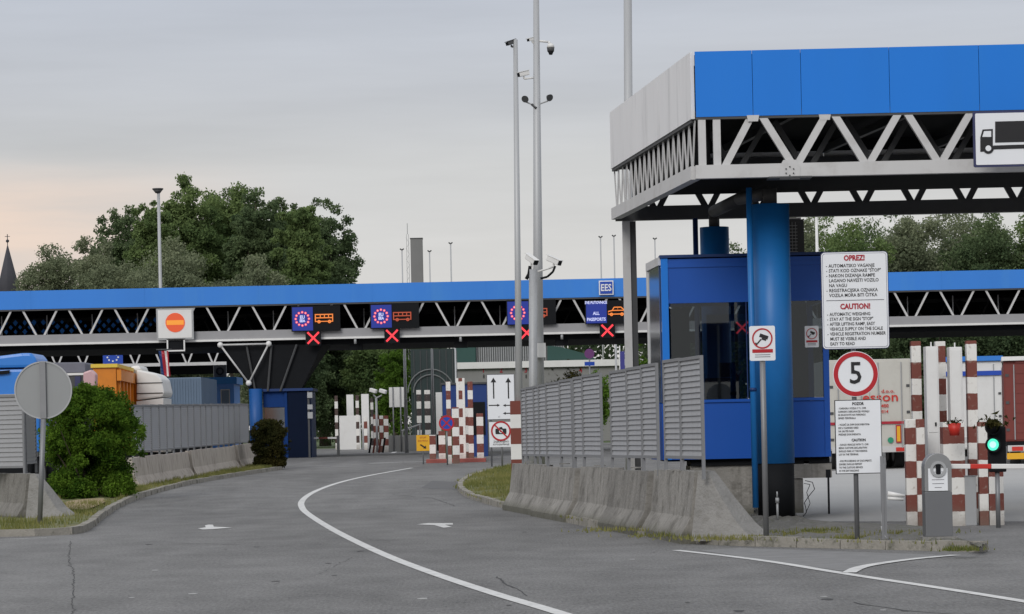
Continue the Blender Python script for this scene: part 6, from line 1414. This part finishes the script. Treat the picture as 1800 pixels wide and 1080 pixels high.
def tree(px, ytop, wpx, s, m, lab, seed, n=26000, leaf=.3, low=.28, group='trees beyond the border crossing', blobs=120, sprays=46, name='tree', cat='tree', shape=1.0):
    rnd = random.Random(seed); top = W(px, ytop, s); y = top.y; g_ = zg(y); H = top.z-g_; Rw = wpx/s/2; cx = top.x
    root = thing(name, (cx, y, g_), lab, cat, group); cen = []
    zc = g_+H*(low+(1-low)/2); rz = H*(1-low)/2
    for k in range(6): cen.append((cx+Rw*rnd.uniform(-.25,.25), y+Rw*rnd.uniform(-.2,.2), zc+rz*(-.75+.25*k), Rw*rnd.uniform(.38,.5)))
    for k in range(blobs):
        t = rnd.uniform(0, 2*math.pi); ph = rnd.uniform(-1, 1); rr = rnd.uniform(.15, .86)**.7; w = math.sqrt(1-ph*ph)
        br = Rw*rnd.uniform(.17, .30)*(1.15 if rr < .6 else .85)
        f_ = min(1, rr)*(1-br/Rw*.55); cen.append((cx+Rw*f_*w*math.cos(t), y+Rw*f_*w*math.sin(t), zc+rz*f_*ph*shape, br))
    for k in range(sprays):
        t = rnd.uniform(0, 2*math.pi); ph = rnd.uniform(-.6, 1); w = math.sqrt(1-ph*ph); rr = rnd.uniform(.76, .93); br = Rw*rnd.uniform(.10, .17)
        cen.append((cx+Rw*rr*w*math.cos(t), y+Rw*rr*w*math.sin(t), zc+rz*rr*ph*.98-br*.3, br*1.15))
    bm = bm_new(); tr = H*.014+.04; zf = g_+H*(low+.1)
    cyl(bm, (cx,y,g_-.1), (cx,y,zf), tr*1.5, tr, 10); cyl(bm, (cx,y,zf), (cx+Rw*.1,y,g_+H*.8), tr, tr*.3, 8); obj('trunk', bm, M['bark'], root)
    bm = bm_new()
    for c in cen[:14]: z0 = zf+rnd.uniform(-.1,.35)*H*.4; cyl(bm, (cx,y,min(z0, c[2])), c[:3], tr*.45, tr*.12, 5)
    obj('limbs', bm, M['bark'], root)
    leaves('crown', cen, int(n*2.0), leaf*.78, m, root, seed, (cx, y, g_)); return root
TR = [(95,405,175,22,'leafolive','airy olive tree at the left end beside the spire',26000,.28,.2),
 (215,338,150,23,'leafdark','dark tree with a pointed crown left of the floodlight pole',26000,.3,.25),
 (330,286,150,22.5,'leafmid','tall green tree just right of the floodlight pole',30000,.3,.25),
 (405,280,170,22,'leafmid','tallest green tree at the middle of the left group',34000,.3,.25),
 (490,318,130,23,'leafdark','dark tree right of the tallest one in the left group',26000,.3,.25),
 (562,322,150,22.5,'leafdark','dark rightmost tree of the left group above the canopy',30000,.3,.2),
 (160,395,150,24,'leafolive','olive tree between the airy and the pointed tree',20000,.28,.2),
 (300,405,240,25,'leafolive','broad olive willow in front of the tall green trees',36000,.26,.15),
 (455,430,150,25.5,'leafolive','low olive willow in front of the dark trees',20000,.26,.15),
 (210,440,190,26,'leafolive','low olive shrub tree left of the floodlight pole above the canopy',20000,.26,.15),
 (525,326,120,24.5,'leafmid','green tree between the dark trees right of the tallest one',26000,.3,.25),
 (445,300,120,24,'leafdark','dark upper tree just right of the tallest one',24000,.3,.25),
 (265,330,110,24.5,'leafmid','green tree directly behind the floodlight pole',20000,.3,.25),
 (590,440,110,24,'leafdark','low dark tree at the right foot of the left group',12000,.3,.1),
 (590,560,150,24,'leafdark','dark tree seen under the long canopy right of the funnel',22000,.24,.02),
 (655,566,120,24.5,'leafmid','mid green tree seen under the long canopy behind the white slabs',20000,.24,.02),
 (692,580,80,25.5,'leafbright','bright green young tree beside the thick grey pole',12000,.22,.02),
 (540,600,100,25,'leafdark','dark tree under the canopy behind the far booth',14000,.26,.02),
 (1280,392,175,26,'leafdark','dark leafy tree showing between the blue columns',20000,.26,.15),
 (1390,352,170,27,'leafolive','olive tree behind the air conditioner on the booth roof',26000,.26,.12),
 (1500,360,190,28,'leafmid','green tree above the notice board behind the canopy',28000,.26,.1),
 (1610,350,200,27,'leafolive','olive green tree right of the notice board behind the canopy',30000,.26,.1),
 (1730,345,210,27,'leafdark','dark tree at the right picture edge behind the canopy',30000,.26,.1),
 (1440,345,220,25,'leafmid','full green tree behind the booth roof right side',30000,.26,.05),
 (1560,340,230,24.5,'leafdark','dark full tree behind the notice board trees',30000,.26,.05),
 (1680,336,240,25,'leafolive','broad olive tree near the right edge behind the canopy',30000,.26,.05),
 (1830,340,200,27,'leafmid','green tree cut by the right picture edge',24000,.26,.1),
 (1450,480,200,32,'leafdark','low dark tree behind the cream trailer',18000,.24,.0),
 (1620,490,220,32,'leafdark','low dark tree behind the striped posts',18000,.24,.0),
 (1770,490,200,32,'leafdark','low dark tree behind the red container truck',18000,.24,.0),
 (1125,595,50,33,'leafbright','slim bright tree right of the grey corner post',7000,.2,.02),
 (1045,640,70,30,'leafbright','rounded bright shrub beyond the right louvre fence',6000,.2,.0),
 (1000,618,110,24,'leafbrown','brownish bare looking tree behind the distant round sign',12000,.25,.05)]
for i, (px, yt_, w, s, m, lab, n, lf_, low) in enumerate(TR): tree(px, yt_, w, s, M[m], lab, 100+i, n, lf_, low)
def bush(px0, px1, py0, py1, m, lab, seed, n, leaf, stem=M['bark']):
    g_ = GP((px0+px1)/2, py1, .08); s = F/g_.y; top = W((px0+px1)/2, py0, s); R = (px1-px0)/2/s; H = top.z-g_.z; rnd = random.Random(seed)
    root = thing('bush', g_, lab, 'bush'); cen = []
    for k in range(120):
        t = rnd.uniform(0, 2*math.pi); ph = rnd.uniform(-.95, 1); w = (1-abs(ph)**2.6)**.5 if ph > 0 else (1-.35*abs(ph)**2); rr = rnd.uniform(.2, .9); br = R*rnd.uniform(.16, .28)
        cen.append((g_.x+(R-br*.7)*rr**.6*w*math.cos(t), g_.y+R*rr*w*math.sin(t), g_.z+H/2+ph*(H/2-br*.75), br))
    for k in range(46):
        t = rnd.uniform(0, 2*math.pi); br = R*rnd.uniform(.16,.24); cen.append((g_.x+R*.60*math.cos(t), g_.y+R*.60*math.sin(t), g_.z+br*rnd.uniform(.5,1.6), br))
    for k in range(40):
        t = rnd.uniform(0, 2*math.pi); ph = rnd.uniform(-.3, 1); w = math.sqrt(1-ph*ph*.8); br = R*rnd.uniform(.06,.1); cen.append((g_.x+R*.95*w*math.cos(t), g_.y+R*.95*w*math.sin(t), g_.z+H/2+ph*H*.48, br))
    bm = bm_new()
    for k in range(9): c = rnd.choice(cen); cyl(bm, (g_.x+rnd.gauss(0,.1), g_.y+rnd.gauss(0,.1), g_.z-.05), c[:3], .03, .01, 5)
    obj('stems', bm, stem, root); leaves('foliage', cen, n, leaf, m, root, seed, tuple(g_), .5)
bush(64,258,674,876,M['leafbush'],'large rounded bright green bush behind the round sign',7,100000,.078)
bush(438,512,736,822,M['leafbrown'],'dark brownish shrub between the left louvre fence and the far booth',8,30000,.085)
# wooded hillside closing the distance
rng = np.random.default_rng(5); cen = []
for k in range(560):
    d = rng.uniform(300, 420); x = rng.uniform(-110, 130); cen.append((x, d, zg(d)+rng.uniform(0, 12.5), rng.uniform(2.0, 4.0)))
o = leaves('distant_wood', cen, 130000, .8, M['farwood'], None, 3, (0,0,0)); props(o, 'dark green wood closing the view beyond the crossing', 'wood', kind='stuff')
